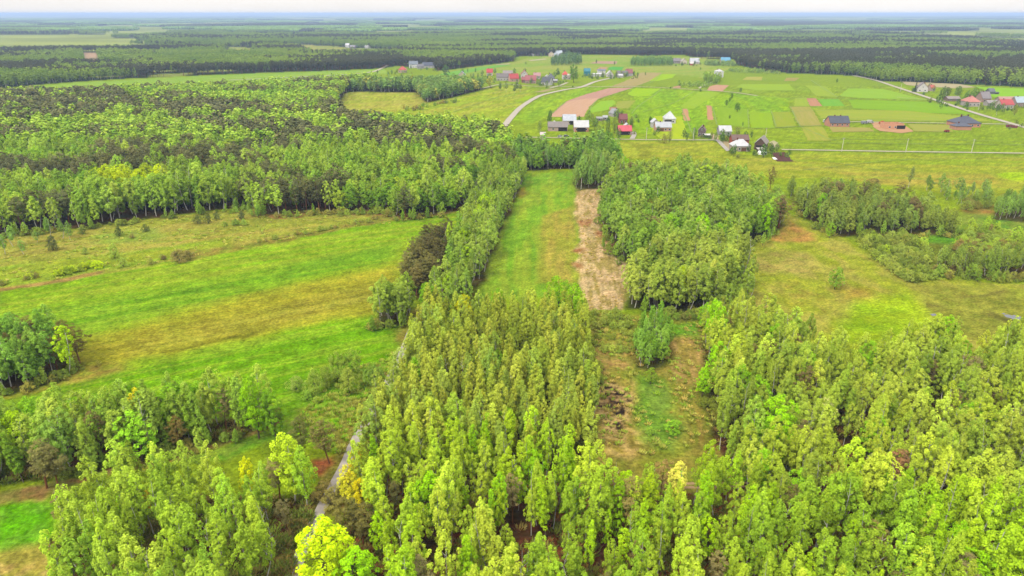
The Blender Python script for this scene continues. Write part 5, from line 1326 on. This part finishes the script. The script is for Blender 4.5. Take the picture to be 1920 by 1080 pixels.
gr.append(tufts('', rp((545, 800), (640, 700), (740, 660), (690, 780), (640, 860)), 700, ['#94a840', '#84ac30', '#a4a44c'], .6, 1.5, ''))
tuft_obj('grass', 'rough grass tufts across the meadows, clearing and verges', gr)
ug = []
for kx, n, ts in (('foreground', 7000, ['#7c8038', '#6c7434', '#8c7c44', '#94603c']), ('right', 4000, ['#7c8038', '#6c7434', '#8c7440']), ('bottom_left', 3000, ['#7c8c38', '#8c7c44', '#6c7834']), ('lower_left', 2000, ['#7c8c38', '#8c7c44']), ('left', 6000, ['#74803c', '#84703f']), ('grove', 2500, ['#747c38', '#84883c'])):
    ug.append(tufts('', WOOD[kx], n, ts, .8, 2.2, ''))
tuft_obj('undergrowth', 'low brown and green undergrowth on the woodland floor', ug)

# ------------------------------------------------------------------ buildings
M_GLASS = fm('window_glass', '#4a545c', rough=.15, amp=.1, spec=.6)
M_DARK = fm('dark_opening', '#3a3432', amp=.1)
M_FRAME = fm('white_frame', '#f4f2ec', amp=.04, k=.55)
def house(name, cat, label, x, y, wpx, depth, wall_h, pitch, roof, wall, yaw=0, kind='gable', ridge='x', win=3, door=None, chim=1, over=.4, side_win=0, group=None, garage=False, stripes=True, wallk=.37, up_win=0):
    """x, y: photo point at the middle of the front wall's foot; wpx: its width there"""
    p = G(x, y); s = mpp(x, y)
    W = wpx * s; D = depth
    e = empty(name, (p[0], p[1], .02), yaw, label, cat, group)
    hw = W / 2
    mb = MB()
    mb.add([(-hw, 0, -.3), (hw, 0, -.3), (hw, D, -.3), (-hw, D, -.3), (-hw, 0, wall_h), (hw, 0, wall_h), (hw, D, wall_h), (-hw, D, wall_h)], [(0, 1, 5, 4), (1, 2, 6, 5), (2, 3, 7, 6), (3, 0, 4, 7)])
    rh = pitch * (D / 2 if ridge == 'x' else hw)
    t = .22
    mw = fm('wall_render', wall, amp=.12, scale=.6, k=wallk)
    mr = fm('roof_cover', roof, rough=.55, amp=.14, scale=.5, k=.36, stripes=(3, 0, 0) if stripes else None, spec=.3)
    rb = MB()
    if kind == 'gable':
        if ridge == 'x':
            mb.add([(-hw, 0, wall_h), (-hw, D, wall_h), (-hw, D / 2, wall_h + rh)], [(0, 2, 1)]); mb.add([(hw, 0, wall_h), (hw, D, wall_h), (hw, D / 2, wall_h + rh)], [(0, 1, 2)])
            dz = over * pitch; a = hw + over
            for z_, fl in ((t, 0), (0.02, 1)):
                v = [(-a, -over, wall_h - dz + z_), (a, -over, wall_h - dz + z_), (a, D / 2, wall_h + rh + z_), (-a, D / 2, wall_h + rh + z_), (a, D + over, wall_h - dz + z_), (-a, D + over, wall_h - dz + z_)]
                rb.add(v, [(0, 1, 2, 3), (3, 2, 4, 5)] if not fl else [(3, 2, 1, 0), (5, 4, 2, 3)])
            rb.add([v[i] for i in range(6)] + [(q[0], q[1], q[2] + t - .02) for q in v], [(0, 1, 7, 6), (1, 2, 8, 7), (2, 4, 10, 8), (4, 5, 11, 10), (5, 3, 9, 11), (3, 0, 6, 9)])
        else:
            mb.add([(-hw, 0, wall_h), (hw, 0, wall_h), (0, 0, wall_h + rh)], [(0, 1, 2)]); mb.add([(-hw, D, wall_h), (hw, D, wall_h), (0, D, wall_h + rh)], [(1, 0, 2)])
            dz = over * pitch; a = hw + over
            for z_, fl in ((t, 0), (0.02, 1)):
                v = [(-a, -over, wall_h - dz + z_), (0, -over, wall_h + rh + z_), (a, -over, wall_h - dz + z_), (-a, D + over, wall_h - dz + z_), (0, D + over, wall_h + rh + z_), (a, D + over, wall_h - dz + z_)]
                rb.add(v, [(0, 1, 4, 3), (1, 2, 5, 4)] if not fl else [(3, 4, 1, 0), (4, 5, 2, 1)])
            rb.add(v + [(q[0], q[1], q[2] + t - .02) for q in v], [(0, 1, 7, 6), (1, 2, 8, 7), (2, 5, 11, 8), (5, 4, 10, 11), (4, 3, 9, 10), (3, 0, 6, 9)])
    elif kind == 'hip':
        a = hw + over; dz = 0; r2 = pitch * (D / 2)
        rl = max(.3, hw - D / 2 * .9)
        v = [(-a, -over, wall_h), (a, -over, wall_h), (a, D + over, wall_h), (-a, D + over, wall_h), (-rl, D / 2, wall_h + r2), (rl, D / 2, wall_h + r2)]
        rb.add([(q[0], q[1], q[2] - .22) for q in v[:4]] + [(q[0], q[1], q[2] + .0) for q in v[:4]] + v[4:], [(3, 2, 1, 0), (0, 1, 5, 4), (1, 2, 6, 5), (2, 3, 7, 6), (3, 0, 4, 7), (4, 5, 9, 8), (5, 6, 9), (6, 7, 8, 9), (7, 4, 8)])
        rh = r2
    elif kind == 'mono':
        v = [(-hw - over, -over, wall_h), (hw + over, -over, wall_h), (hw + over, D + over, wall_h + pitch * D), (-hw - over, D + over, wall_h + pitch * D)]
        rb.add(v + [(q[0], q[1], q[2] + .2) for q in v], [(3, 2, 1, 0), (4, 5, 6, 7), (0, 1, 5, 4), (1, 2, 6, 5), (2, 3, 7, 6), (3, 0, 4, 7)])
    mb.build('wall', mw, e)
    rf = rb.build('roof', mr, e) if kind != 'none' else None
    def opening(nm, x0, x1, z0, z1, m_, yy=0):
        w_ = MB().box(x0, x1, yy - .07, yy + .05, z0, z1).build(nm, M_FRAME if nm == 'window' else m_, e)
        if nm == 'window': MB().box(x0 + .12, x1 - .12, yy - .1, yy - .072, z0 + .12, z1 - .12).build('pane', M_GLASS, w_)
    slots = win + (1 if door is not None else 0)
    for i in range(slots):
        cx_ = -hw + W * (i + .5) / slots
        if door is not None and i == door:
            dw = min(1.6, W * .2) if not garage else min(3.4, W * .36)
            opening('door', cx_ - dw, cx_ + dw, 0, min(wall_h - .3, 2.4 if not garage else 3), M_DARK if garage else fm('door_paint', '#8a6a50'))
        else:
            ww = min(.8, W / slots * .32); opening('window', cx_ - ww, cx_ + ww, min(1.0, wall_h * .35), min(wall_h - .35, 2.4), None)
    for i in range(up_win):
        cx_ = (i - (up_win - 1) / 2) * 2.4; zc = wall_h + .5 if ridge == 'y' else wall_h - 1.5
        opening('window', cx_ - .6, cx_ + .6, zc, zc + 1.2, None)
    if rf is not None:
        for i in range(chim):
            cx_ = (-.3 + .5 * i) * W * .6 if ridge == 'x' else .15 * W
            cy_ = D * (.5 if ridge == 'x' else .4 + .2 * i); zt = wall_h + rh
            MB().box(cx_ - .4, cx_ + .4, cy_ - .4, cy_ + .4, zt - (1.0 if ridge == 'x' else 1.6), zt + .9).build('chimney', fm('chimney_brick', '#8c5a48'), rf)
    return e, W
H_ = house
BARN, HSE, SHD = ('barn', 'barn'), ('house', 'house'), ('shed', 'shed')
H_(*BARN, 'long barn with weathered grey roof and pale walls by the village road', 1046, 246, 36, 9, 3.2, .75, '#a49a94', '#e4c8b8', kind='gable', win=1, door=1, chim=0, garage=True)
H_(*HSE, 'small cottage with white gable peeking from behind the long grey barn', 1040, 238.5, 7, 7, 3, .8, '#e8e8ea', '#f0ece6', ridge='y', win=1, chim=0)
H_(*HSE, 'house with pale metal roof and dark carport behind the long grey barn', 1068, 234, 24, 11, 3.4, .75, '#dfe6f0', '#f0dcd0', win=2, door=2, garage=True, chim=0)
H_(*BARN, 'brick barn with white metal roof and grey double door', 1090, 247, 27, 9, 3.6, .95, '#f6f8fa', '#e8a484', win=2, door=1, garage=True, chim=0)
H_(*SHD, 'low grey-roofed shed between trees left of the olive trees', 1124, 227, 11, 5, 2.2, .4, '#b8b8b8', '#b0a898', win=1, chim=0)
H_(*SHD, 'small pale-roofed shed right of the low grey-roofed shed', 1135, 225.5, 8, 5, 2.4, .5, '#d4d8dc', '#b8aca0', win=1, chim=0)
H_(*HSE, 'unfinished brick shell without roof behind the farmstead trees', 1151, 208, 13, 8, 2.6, 0, '#e0b090', '#e8b894', kind='none', win=2, chim=0, wallk=.42)
H_(*HSE, 'house with steep grey roof behind the farmstead trees', 1157, 219, 16, 9, 2.8, .9, '#b0b0b4', '#d8d0c8', ridge='y', win=1, yaw=.35)
H_(*HSE, 'brick house with dark maroon roof behind the pink-roofed shed', 1169, 232, 14, 9, 3.6, .85, '#94504c', '#a86050', win=2, chim=1)
H_(*SHD, 'white gabled outbuilding just behind the pink-roofed shed', 1176, 246, 11, 6, 3.6, .9, '#e8e8ee', '#e4dcd8', ridge='y', win=0, chim=0)
H_(*SHD, 'shed with vivid pink-red roof above the village road', 1172, 253, 24, 8, 3.0, .85, '#f46a78', '#d4b0a0', win=2, door=1, garage=True, chim=0)
H_(*HSE, 'white cottage with steep white roof and dark garage on yellow-green lawn', 1257, 232, 19, 11, 4.0, 1.0, '#f0f4f6', '#f4f2ee', kind='hip', win=1, door=0, garage=True, chim=0, wallk=.42)
H_(*HSE, 'pink brick house with pale grey roof below the white cottage', 1244, 247, 29, 9, 3.4, .75, '#dce0e8', '#ecb8a4', win=3, door=1, chim=1)
H_(*HSE, 'white gabled wing at the left of the pink brick house', 1229, 240, 13, 8, 4.2, .9, '#eceef2', '#f0ece8', ridge='y', win=0, chim=0)
H_(*HSE, 'narrow house with steep brown gable behind a dark green tree', 1315, 256, 13, 9, 4.2, 1.2, '#8c6c64', '#8c7a74', ridge='y', win=2, chim=1, yaw=-.3, up_win=1)
H_(*SHD, 'white-topped open carport right of the narrow brown house', 1328, 258.5, 10, 4, 1.8, .1, '#f4f2ee', '#6c5c50', kind='mono', win=0, chim=0)
H_(*SHD, 'shed with white metal roof above the farmhouse drive', 1360, 254, 22, 8, 3.2, .85, '#f2f4f8', '#d0ccd0', win=2, chim=0)
H_(*BARN, 'brick barn with long brown roof behind the white farmhouse', 1388, 272, 31, 8, 3.6, .7, '#8c6c60', '#c86c4c', win=0, chim=0)
H_(*HSE, 'farmhouse with bright white roof and beige walls', 1390, 284, 32, 9, 3.6, .85, '#f4f6fa', '#d8c8b8', kind='hip', win=3, door=2, chim=1)
H_(*BARN, 'weathered wooden barn with broad grey-brown roof right of the farmhouse', 1424, 281, 20, 15, 4.0, 1.0, '#a89c90', '#7c6450', ridge='y', win=0, door=0, garage=True, chim=0, yaw=-.45)
H_(*SHD, 'lean-to shed with pale roof against the weathered barn', 1428, 287, 13, 4, 2.2, .12, '#d8d0c8', '#6c5848', kind='mono', win=0, door=0, garage=True, chim=0)
H_(*HSE, 'new brick bungalow with slate grey roof left of the building lot', 1574, 238, 36, 11, 3.2, .85, '#5c6272', '#f0b090', win=4, chim=2, stripes=False, side_win=1)
H_(*HSE, 'roofless brick shell under construction on a sandy lot', 1678, 242.5, 32, 11, 4.2, 0, '#e8b088', '#f4b890', kind='none', win=2, door=2, garage=True, chim=0, wallk=.45)
H_(*HSE, 'big new house with dark hipped roof near the diagonal road', 1817, 239, 42, 16, 3.2, .62, '#5a5f70', '#f0b090', kind='hip', win=4, chim=2, stripes=False)
H_(*HSE, 'front garage wing with low dark hipped roof of the big new house', 1806, 244, 30, 8, 3.0, .5, '#606576', '#f4b696', kind='hip', win=0, chim=1, stripes=False)
H_(*HSE, 'white gabled house beside the dark spruce', 1729, 172.5, 18, 11, 4.5, 1.0, '#9c8c88', '#f8f4ee', ridge='y', win=2, up_win=1, yaw=-.3, wallk=.42)
H_(*HSE, 'small red-roofed house right of the white gabled one', 1749, 171, 8, 8, 3.5, .8, '#e0735c', '#e8d0c0', win=1)
H_(*SHD, 'long low shed with dull brown roof by the diagonal road', 1788, 190, 23, 8, 2.6, .5, '#b0a29c', '#a89080', win=2, chim=0)
H_(*HSE, 'house with pink hipped roof beside the diagonal road', 1826, 200, 21, 14, 4.5, .75, '#e89888', '#ece0d8', kind='hip', win=3)
H_(*HSE, 'old house with tall grey roof behind the pink hipped one', 1849, 192, 16, 12, 4, 1.0, '#a49c9c', '#d4b0a0', win=2)
H_(*SHD, 'grey-roofed outbuilding left of the bright red roof', 1863, 199, 22, 8, 2.8, .6, '#b4aca8', '#dcd4cc', win=3, chim=0)
H_(*HSE, 'house with bright red roof near the right edge', 1888, 204, 23, 10, 4, .85, '#dc5e5a', '#f0e0d8', win=3)
H_(*HSE, 'house with pale blue roof at the right edge', 1914, 200, 18, 11, 4, .9, '#d0e4f0', '#c8b0a8', win=2)
H_(*BARN, 'long barn with faded pink-brown roof behind the bright red roof', 1894, 196, 40, 9, 4, .7, '#d8a898', '#d4bcb0', win=1, chim=0)
H_(*SHD, 'dark lone shed standing in the pasture behind the right hamlet', 1860, 177, 10, 8, 3, .8, '#7c8088', '#8c8c88', win=0, chim=0)
H_(*SHD, 'low dark lean-to beside the lone shed in the pasture', 1869, 177, 7, 4, 1.8, .3, '#5c5c58', '#6c6a60', win=0, chim=0)
# main village row
H_(*HSE, 'lone house with red hipped roof at the left field road', 754, 136.5, 14, 13, 4.5, .75, '#dc6050', '#f4d8b4', kind='hip', win=3)
H_(*HSE, 'white two-storey house with blue-grey roof below the dark forest', 775, 127.5, 16, 12, 6, .8, '#8c98a4', '#f8f8f4', win=3, up_win=2, wallk=.42)
H_(*HSE, 'low grey house right of the white two-storey one', 788, 129, 12, 10, 3.5, .7, '#8c8c90', '#c8c4bc', win=2)
H_(*HSE, 'long house with dark blue roof below the dark forest', 803, 127.5, 22, 12, 4, .8, '#5c6478', '#e8e4e0', win=4)
H_(*HSE, 'small house with pale blue roof at the left end of the village', 866, 147.5, 13, 11, 5, .9, '#c4d4e0', '#f4e4c4', win=2, ridge='y')
H_(*HSE, 'house with red roof and white front left of the grey house', 918, 142, 11, 11, 4.5, .9, '#d84848', '#f4ece4', win=2)
H_(*HSE, 'long grey-roofed house with white walls by the left village road', 943, 151.5, 24, 11, 4.5, .85, '#8c8480', '#e8e4dc', win=4)
H_(*BARN, 'brown-grey barn behind the long grey-roofed house', 952, 143, 18, 10, 4, .7, '#b0a4a0', '#9c7c70', win=1, chim=0)
H_(*HSE, 'house with broad bright red roof right of the long grey-roofed house', 965, 153, 17, 12, 4, .95, '#d4504c', '#f0c8b4', win=2, yaw=.25)
H_(*HSE, 'house with red roof and white gable behind the broad red roof', 983, 146, 13, 11, 5, 1.0, '#d2524e', '#f8f4ec', ridge='y', win=2, up_win=1)
H_(*HSE, 'long house with faded red roof in the middle of the village', 995, 156.5, 20, 12, 4, .95, '#c06c6c', '#e8c0b4', win=3)
H_(*SHD, 'shed with dull red roof left of the faded red-roofed house', 983, 155, 10, 9, 3.5, .8, '#b86868', '#b89084', win=1, chim=0)
H_(*HSE, 'house with dusty pink roof behind the faded red one', 1007, 148, 13, 10, 4, .8, '#d4a4a0', '#e8dcd4', win=2)
H_(*HSE, 'white gabled house with slate roof at the village corner', 1022, 160, 17, 11, 4, 1.0, '#5c6068', '#f8f6f2', win=2, yaw=-.5, wallk=.42)
H_(*HSE, 'house with dark grey pyramid roof behind the white gabled corner house', 1033, 154, 15, 14, 4.5, .9, '#70747a', '#d8d4d0', kind='hip', win=2)
H_(*SHD, 'bright white small outbuilding behind the corner house', 1026, 150, 7, 7, 4.5, .8, '#f4f4f6', '#f4f2ee', ridge='y', win=1, chim=0)
H_(*SHD, 'low pale-roofed shed right of the pyramid-roofed house', 1041, 155, 8, 7, 2.5, .4, '#c8c8cc', '#a8a49c', win=0, chim=0)
H_(*HSE, 'white house with orange-red roof left of the great oak', 1060, 148.5, 11, 11, 6, .85, '#ec6450', '#f8f4ee', kind='hip', win=2, up_win=2, wallk=.42)
H_(*SHD, 'cream wing right of the orange-red-roofed house', 1067, 149, 6, 8, 5, .5, '#e8d8c8', '#f0e4d4', win=1, chim=0)
H_(*HSE, 'tall teal-painted house right of the great oak', 1101, 142, 11, 10, 6, .8, '#3c98a8', '#4ca4b4', win=2, chim=0)
H_(*HSE, 'modern white two-storey house with flat grey roof', 1128, 141, 14, 11, 6.5, .3, '#8890a0', '#fafaf8', win=3, up_win=2, wallk=.42)
H_(*SHD, 'long white garage in front of the modern white house', 1120, 143.5, 20, 7, 3, .15, '#f4f4f4', '#f8f8f6', kind='mono', win=0, chim=0, wallk=.42)
H_(*HSE, 'white gabled cottage right of the modern white house', 1144, 144.5, 12, 11, 4, .95, '#e8e4e0', '#fbf8ee', ridge='y', win=2, wallk=.42)
H_(*BARN, 'grey-roofed barn joined to a dark red roof at the right end of the village', 1167, 143.5, 20, 10, 3.8, .75, '#8c8888', '#dcd8d4', win=2, chim=0)
H_(*HSE, 'house with dark red roof at the right end of the village', 1180, 143, 12, 11, 4.5, .95, '#a8605c', '#e8e0d4', win=2)
H_(*SHD, 'small white shed before the grey-roofed barn', 1163, 145.5, 10, 6, 2.6, .3, '#f0f0f0', '#e8e4de', kind='mono', win=0, chim=0)
H_(*HSE, 'white tall house beside the olive copse', 1349, 145, 14, 11, 8, .5, '#f0f0f0', '#fcfcfa', kind='hip', win=2, up_win=1, wallk=.42)
H_(*HSE, 'cream gabled house before the far forest', 1034, 106, 10, 13, 5, .8, '#c8b8a8', '#fae8c8', ridge='y', win=2, wallk=.42)
H_(*BARN, 'pale-roofed long barn behind the copse of the upper village', 1048, 104, 12, 14, 5, .7, '#d4e0ec', '#d4d8dc', win=0, chim=0)
H_(*BARN, 'pale grey-roofed barn below the cream gabled house', 1044, 110, 10, 14, 5, .8, '#cdd6e0', '#c0c8d0', win=0, chim=0)
H_(*HSE, 'small grey house at the left of the upper village', 994, 103.5, 6, 10, 4, .8, '#a8a8b0', '#d8d4d0', win=1)
H_(*HSE, 'small dark-roofed house next to the left one in the upper village', 1007, 104.5, 8, 10, 4, .8, '#74747c', '#c4c0bc', win=1)
H_(*SHD, 'tiny white shed between the two small upper village houses', 1000, 105, 3.5, 6, 3, .6, '#f0ece8', '#f0ece8', win=0, chim=0)
H_(*HSE, 'grey-roofed long house right of the oval copse', 1270, 119, 14, 12, 4, .8, '#9c9494', '#c4b8b0', win=2)
H_(*HSE, 'cream gabled house right of the oval copse', 1283, 120, 10, 12, 4.5, .9, '#c8c0b0', '#f8ecd4', ridge='y', win=1, wallk=.42)
H_(*HSE, 'house with broad silver roof in the upper right row', 1303, 120, 17, 13, 4, .9, '#e4e8f0', '#f0ece4', win=2)
H_(*SHD, 'orange-red shed before the silver-roofed house', 1298, 122.5, 7, 7, 2.6, .4, '#f4ece4', '#e47854', kind='mono', win=0, chim=0)
H_(*HSE, 'cream house with sky-blue roof at the far forest foot', 1361, 118.5, 17, 13, 4, .9, '#7cc4e8', '#f4e4b8', win=2)
H_(*HSE, 'white farm building on the far left clearing', 651, 89.5, 7, 16, 6, .6, '#f0f0f4', '#f4f2f0', win=1, chim=0, wallk=.42)
H_(*BARN, 'grey barn right of the white one on the far left clearing', 661, 91, 9, 16, 4, .5, '#a8a4a8', '#b0a8a4', win=0, chim=0)
H_(*BARN, 'long white barn standing alone on the far left clearing', 689, 91, 9.5, 16, 5, .4, '#f4f4f4', '#f0eeec', win=0, chim=0)
H_(*SHD, 'white gatehouse shed at the left end of the village road', 1018, 262, 9, 6, 3.4, .5, '#f0e0dc', '#f0dcd4', win=0, chim=0)

# ------------------------------------------------------------------ small things round the farms
def car(x, y, hexc, label, yaw=0):
    p = G(x, y); e = empty('parked_car', (p[0], p[1], .36), yaw, label, 'car', 'cars parked on the village road')
    m = fm('car_paint', hexc, rough=.3, amp=.03, spec=.5)
    mb = MB()
    prof = [(-2.1, .35), (-2.1, .8), (-1.9, .95), (1.2, .95), (2.05, .8), (2.15, .35)]
    n = len(prof)
    mb.add([(a, -.85, b) for a, b in prof] + [(a, .85, b) for a, b in prof], [tuple(range(n)), tuple(range(2 * n - 1, n - 1, -1))] + [(i, i + n, (i + 1) % n + n, (i + 1) % n) for i in range(n)])
    mb.build('body', m, e)
    cb = MB(); pr = [(-1.85, .95), (-1.4, 1.45), (.2, 1.48), (1.0, .95)]
    cb.add([(a, -.75 if b < 1 else -.62, b) for a, b in pr] + [(a, .75 if b < 1 else .62, b) for a, b in pr], [(0, 1, 2, 3), (7, 6, 5, 4), (0, 4, 5, 1), (1, 5, 6, 2), (2, 6, 7, 3)])
    c = cb.build('cabin', M_GLASS, e)
    MB().box(-1.35, .15, -.6, .6, 1.47, 1.5).build('roof', m, c)
    for wx in (-1.35, 1.3):
        for wy in (-.86, .86):
            MB().tube([(wx, wy - .1, .32), (wx, wy + .1, .32)], [.32, .32], 10).build('wheel', fm('tyre', '#2c2a2a'), e)
    return e
car(1051, 258.3, '#d8dce0', 'silver car parked on the village road beside the long barn')
car(1062, 257.3, '#70747c', 'dark grey car just right of the silver one on the village road', .1)
def pole(x, y, label, h=9.0):
    p = G(x, y); e = empty('utility_pole', (p[0], p[1], 0), 0, label, 'utility pole', 'concrete poles along the village road')
    MB().tube([(0, 0, -.2), (0, 0, h)], [.2, .12], 8).build('post', fm('concrete', '#ece6da', k=.5), e)
    MB().box(-.9, .9, -.06, .06, h - .6, h - .45).build('crossarm', fm('steel', '#a8a8a8'), e)
    for sx in (-.75, 0, .75): MB().tube([(sx, 0, h - .45), (sx, 0, h - .2)], [.07, .05], 6).build('insulator', fm('porcelain', '#f0ece4', k=.5), e)
for x, y, l in ((1076, 261, 'concrete pole before the white-roofed brick barn'), (1211.5, 263, 'concrete pole left of the pale bush on the village road'), (1299.5, 263.5, 'concrete pole by the dark green tree on the village road'), (1434.5, 264, 'pole behind the weathered wooden barn'),
                (1578, 284, 'left concrete pole of the three along the straight field road'), (1698, 285.5, 'middle concrete pole of the three along the straight field road'), (1821, 287, 'right concrete pole of the three along the straight field road'),
                (1771.5, 188, 'pole at the diagonal road left of the long shed'), (1834, 206.5, 'pole at the diagonal road below the pink hipped roof'), (1688, 171.5, 'pole in the green field beside the diagonal road')):
    pole(x, y, l)
# polytunnel, tank
p = G(1429, 289.5)
e = empty('polytunnel', (p[0], p[1], 0), .9, 'small white polytunnel in the grass below the weathered barn', 'polytunnel')
mb = MB(); n = 9
arc = [(1.7 * math.cos(math.pi * i / n), 2.2 * math.sin(math.pi * i / n)) for i in range(n + 1)]
mb.add([(a, -2.6, b) for a, b in arc] + [(a, 2.6, b) for a, b in arc], [(i, i + 1, i + n + 2, i + n + 1) for i in range(n)] + [tuple(range(n, -1, -1)), tuple(range(n + 1, 2 * n + 2))])
mb.build('cover', fm('white_film', '#f4f4f2', rough=.4, amp=.05, k=.55), e)
MB().box(-.6, .6, -2.66, -2.58, 0, 1.7).build('door', fm('grey_film', '#b8b8b4'), e)
# white sheet on the garden
sheet('plastic_sheet', [(1447, 296), (1453, 296), (1458, 300), (1451, 300.5)], fm('white_film', '#f4f4f2'), .42, kind='thing')
o = bpy.data.objects['plastic_sheet']; o['label'] = 'white plastic sheet spread on the dark kitchen garden'; o['category'] = 'sheet'
# tractor-like cart, brick pallets
p = G(1775, 248)
e = empty('farm_trailer', (p[0], p[1], 0), 0, 'small red farm trailer on the grass left of the big new house', 'trailer')
MB().box(-1.7, 1.7, -.9, .9, .7, 1.5).build('body', fm('red_paint', '#d86450', rough=.5), e)
MB().box(-2.8, -1.7, -.08, .08, .7, .85).build('drawbar', fm('steel', '#6c6a68'), e)
for wx in (-.9, .9):
    for wy in (-.95, .95): MB().tube([(wx, wy - .12, .42), (wx, wy + .12, .42)], [.42, .42], 10).build('wheel', fm('tyre', '#2c2a2a'), e)
MB().box(-1.2, 1.2, -.7, .7, 1.5, 1.9).build('load', fm('earth', '#6c5844'), e)
for i, (x, y) in enumerate(((1889, 238.5), (1894, 239), (1899, 239.5), (1904, 240))):
    p = G(x, y)
    e = empty('brick_pallet', (p[0], p[1], 0), .1, ('leftmost', 'second from the left', 'third from the left', 'rightmost')[i] + ' of the four brick pallets near the diagonal road', 'pallet', 'brick pallets near the diagonal road')
    MB().box(-.9, .9, -.9, .9, .15, 1.9).build('brick_stack', fm('red_brick', '#a8645c'), e)
    MB().box(-1, 1, -1, 1, 0, .15).build('pallet_base', fm('grey_wood', '#a09080'), e)
# building site: brick stacks and a parked van
for i, (x, y, l) in enumerate(((1650, 233, 'orange brick stack at the left of the sandy lot'), (1656, 235, 'orange brick stack nearest the roofless shell'), (1654, 231.5, 'orange brick stack at the back of the sandy lot'))):
    p = G(x, y)
    e = empty('brick_pallet', (p[0], p[1], .3), .2 * i, l, 'pallet', 'brick stacks on the sandy lot')
    MB().box(-.9, .9, -.9, .9, .15, 1.8).build('brick_stack', fm('orange_brick', '#e87c4c'), e)
    MB().box(-1, 1, -1, 1, 0, .15).build('pallet_base', fm('grey_wood', '#a09080'), e)
def van(x, y, hexc, label, yaw=0.0):
    p = G(x, y); e = empty('parked_van', (p[0], p[1], .4), yaw, label, 'van')
    m = fm('car_paint', hexc, rough=.3, amp=.03)
    prof = [(-2.6, .35), (-2.6, 2.1), (-2.4, 2.3), (1.3, 2.3), (2.0, 1.3), (2.7, 1.1), (2.75, .35)]; n = len(prof)
    mb = MB(); mb.add([(a, -1, b) for a, b in prof] + [(a, 1, b) for a, b in prof], [tuple(range(n)), tuple(range(2 * n - 1, n - 1, -1))] + [(i, i + n, (i + 1) % n + n, (i + 1) % n) for i in range(n)])
    mb.build('body', m, e)
    MB().box(.6, 1.5, -1.02, 1.02, 1.35, 1.95).build('window', M_GLASS, e)
    for wx in (-1.7, 1.8):
        for wy in (-.95, .95): MB().tube([(wx, wy - .12, .38), (wx, wy + .12, .38)], [.38, .38], 10).build('wheel', fm('tyre', '#2c2a2a'), e)
van(1631, 231.5, '#f0f0f0', 'white van parked at the track behind the sandy lot')
van(1620, 233, '#b8bcc4', 'grey van left of the white one behind the sandy lot', .3)
van(1549, 230.5, '#f0f2f4', 'white trailer van left of the slate-roofed bungalow', .1)

# ------------------------------------------------------------------ haze: the air of the plain
m, nt, out = new_mat('haze_air')
pv = nd(nt, 'ShaderNodeVolumePrincipled')
pv.inputs['Color'].default_value = (.40, .55, .82, 1)
pv.inputs['Density'].default_value = 1.05e-4
pv.inputs['Anisotropy'].default_value = 0.0
nt.links.new(pv.outputs[0], out.inputs['Volume'])
MB().box(-40000, 40000, -3500, 38000, -1.0, 96).build('haze', m, kind='stuff')
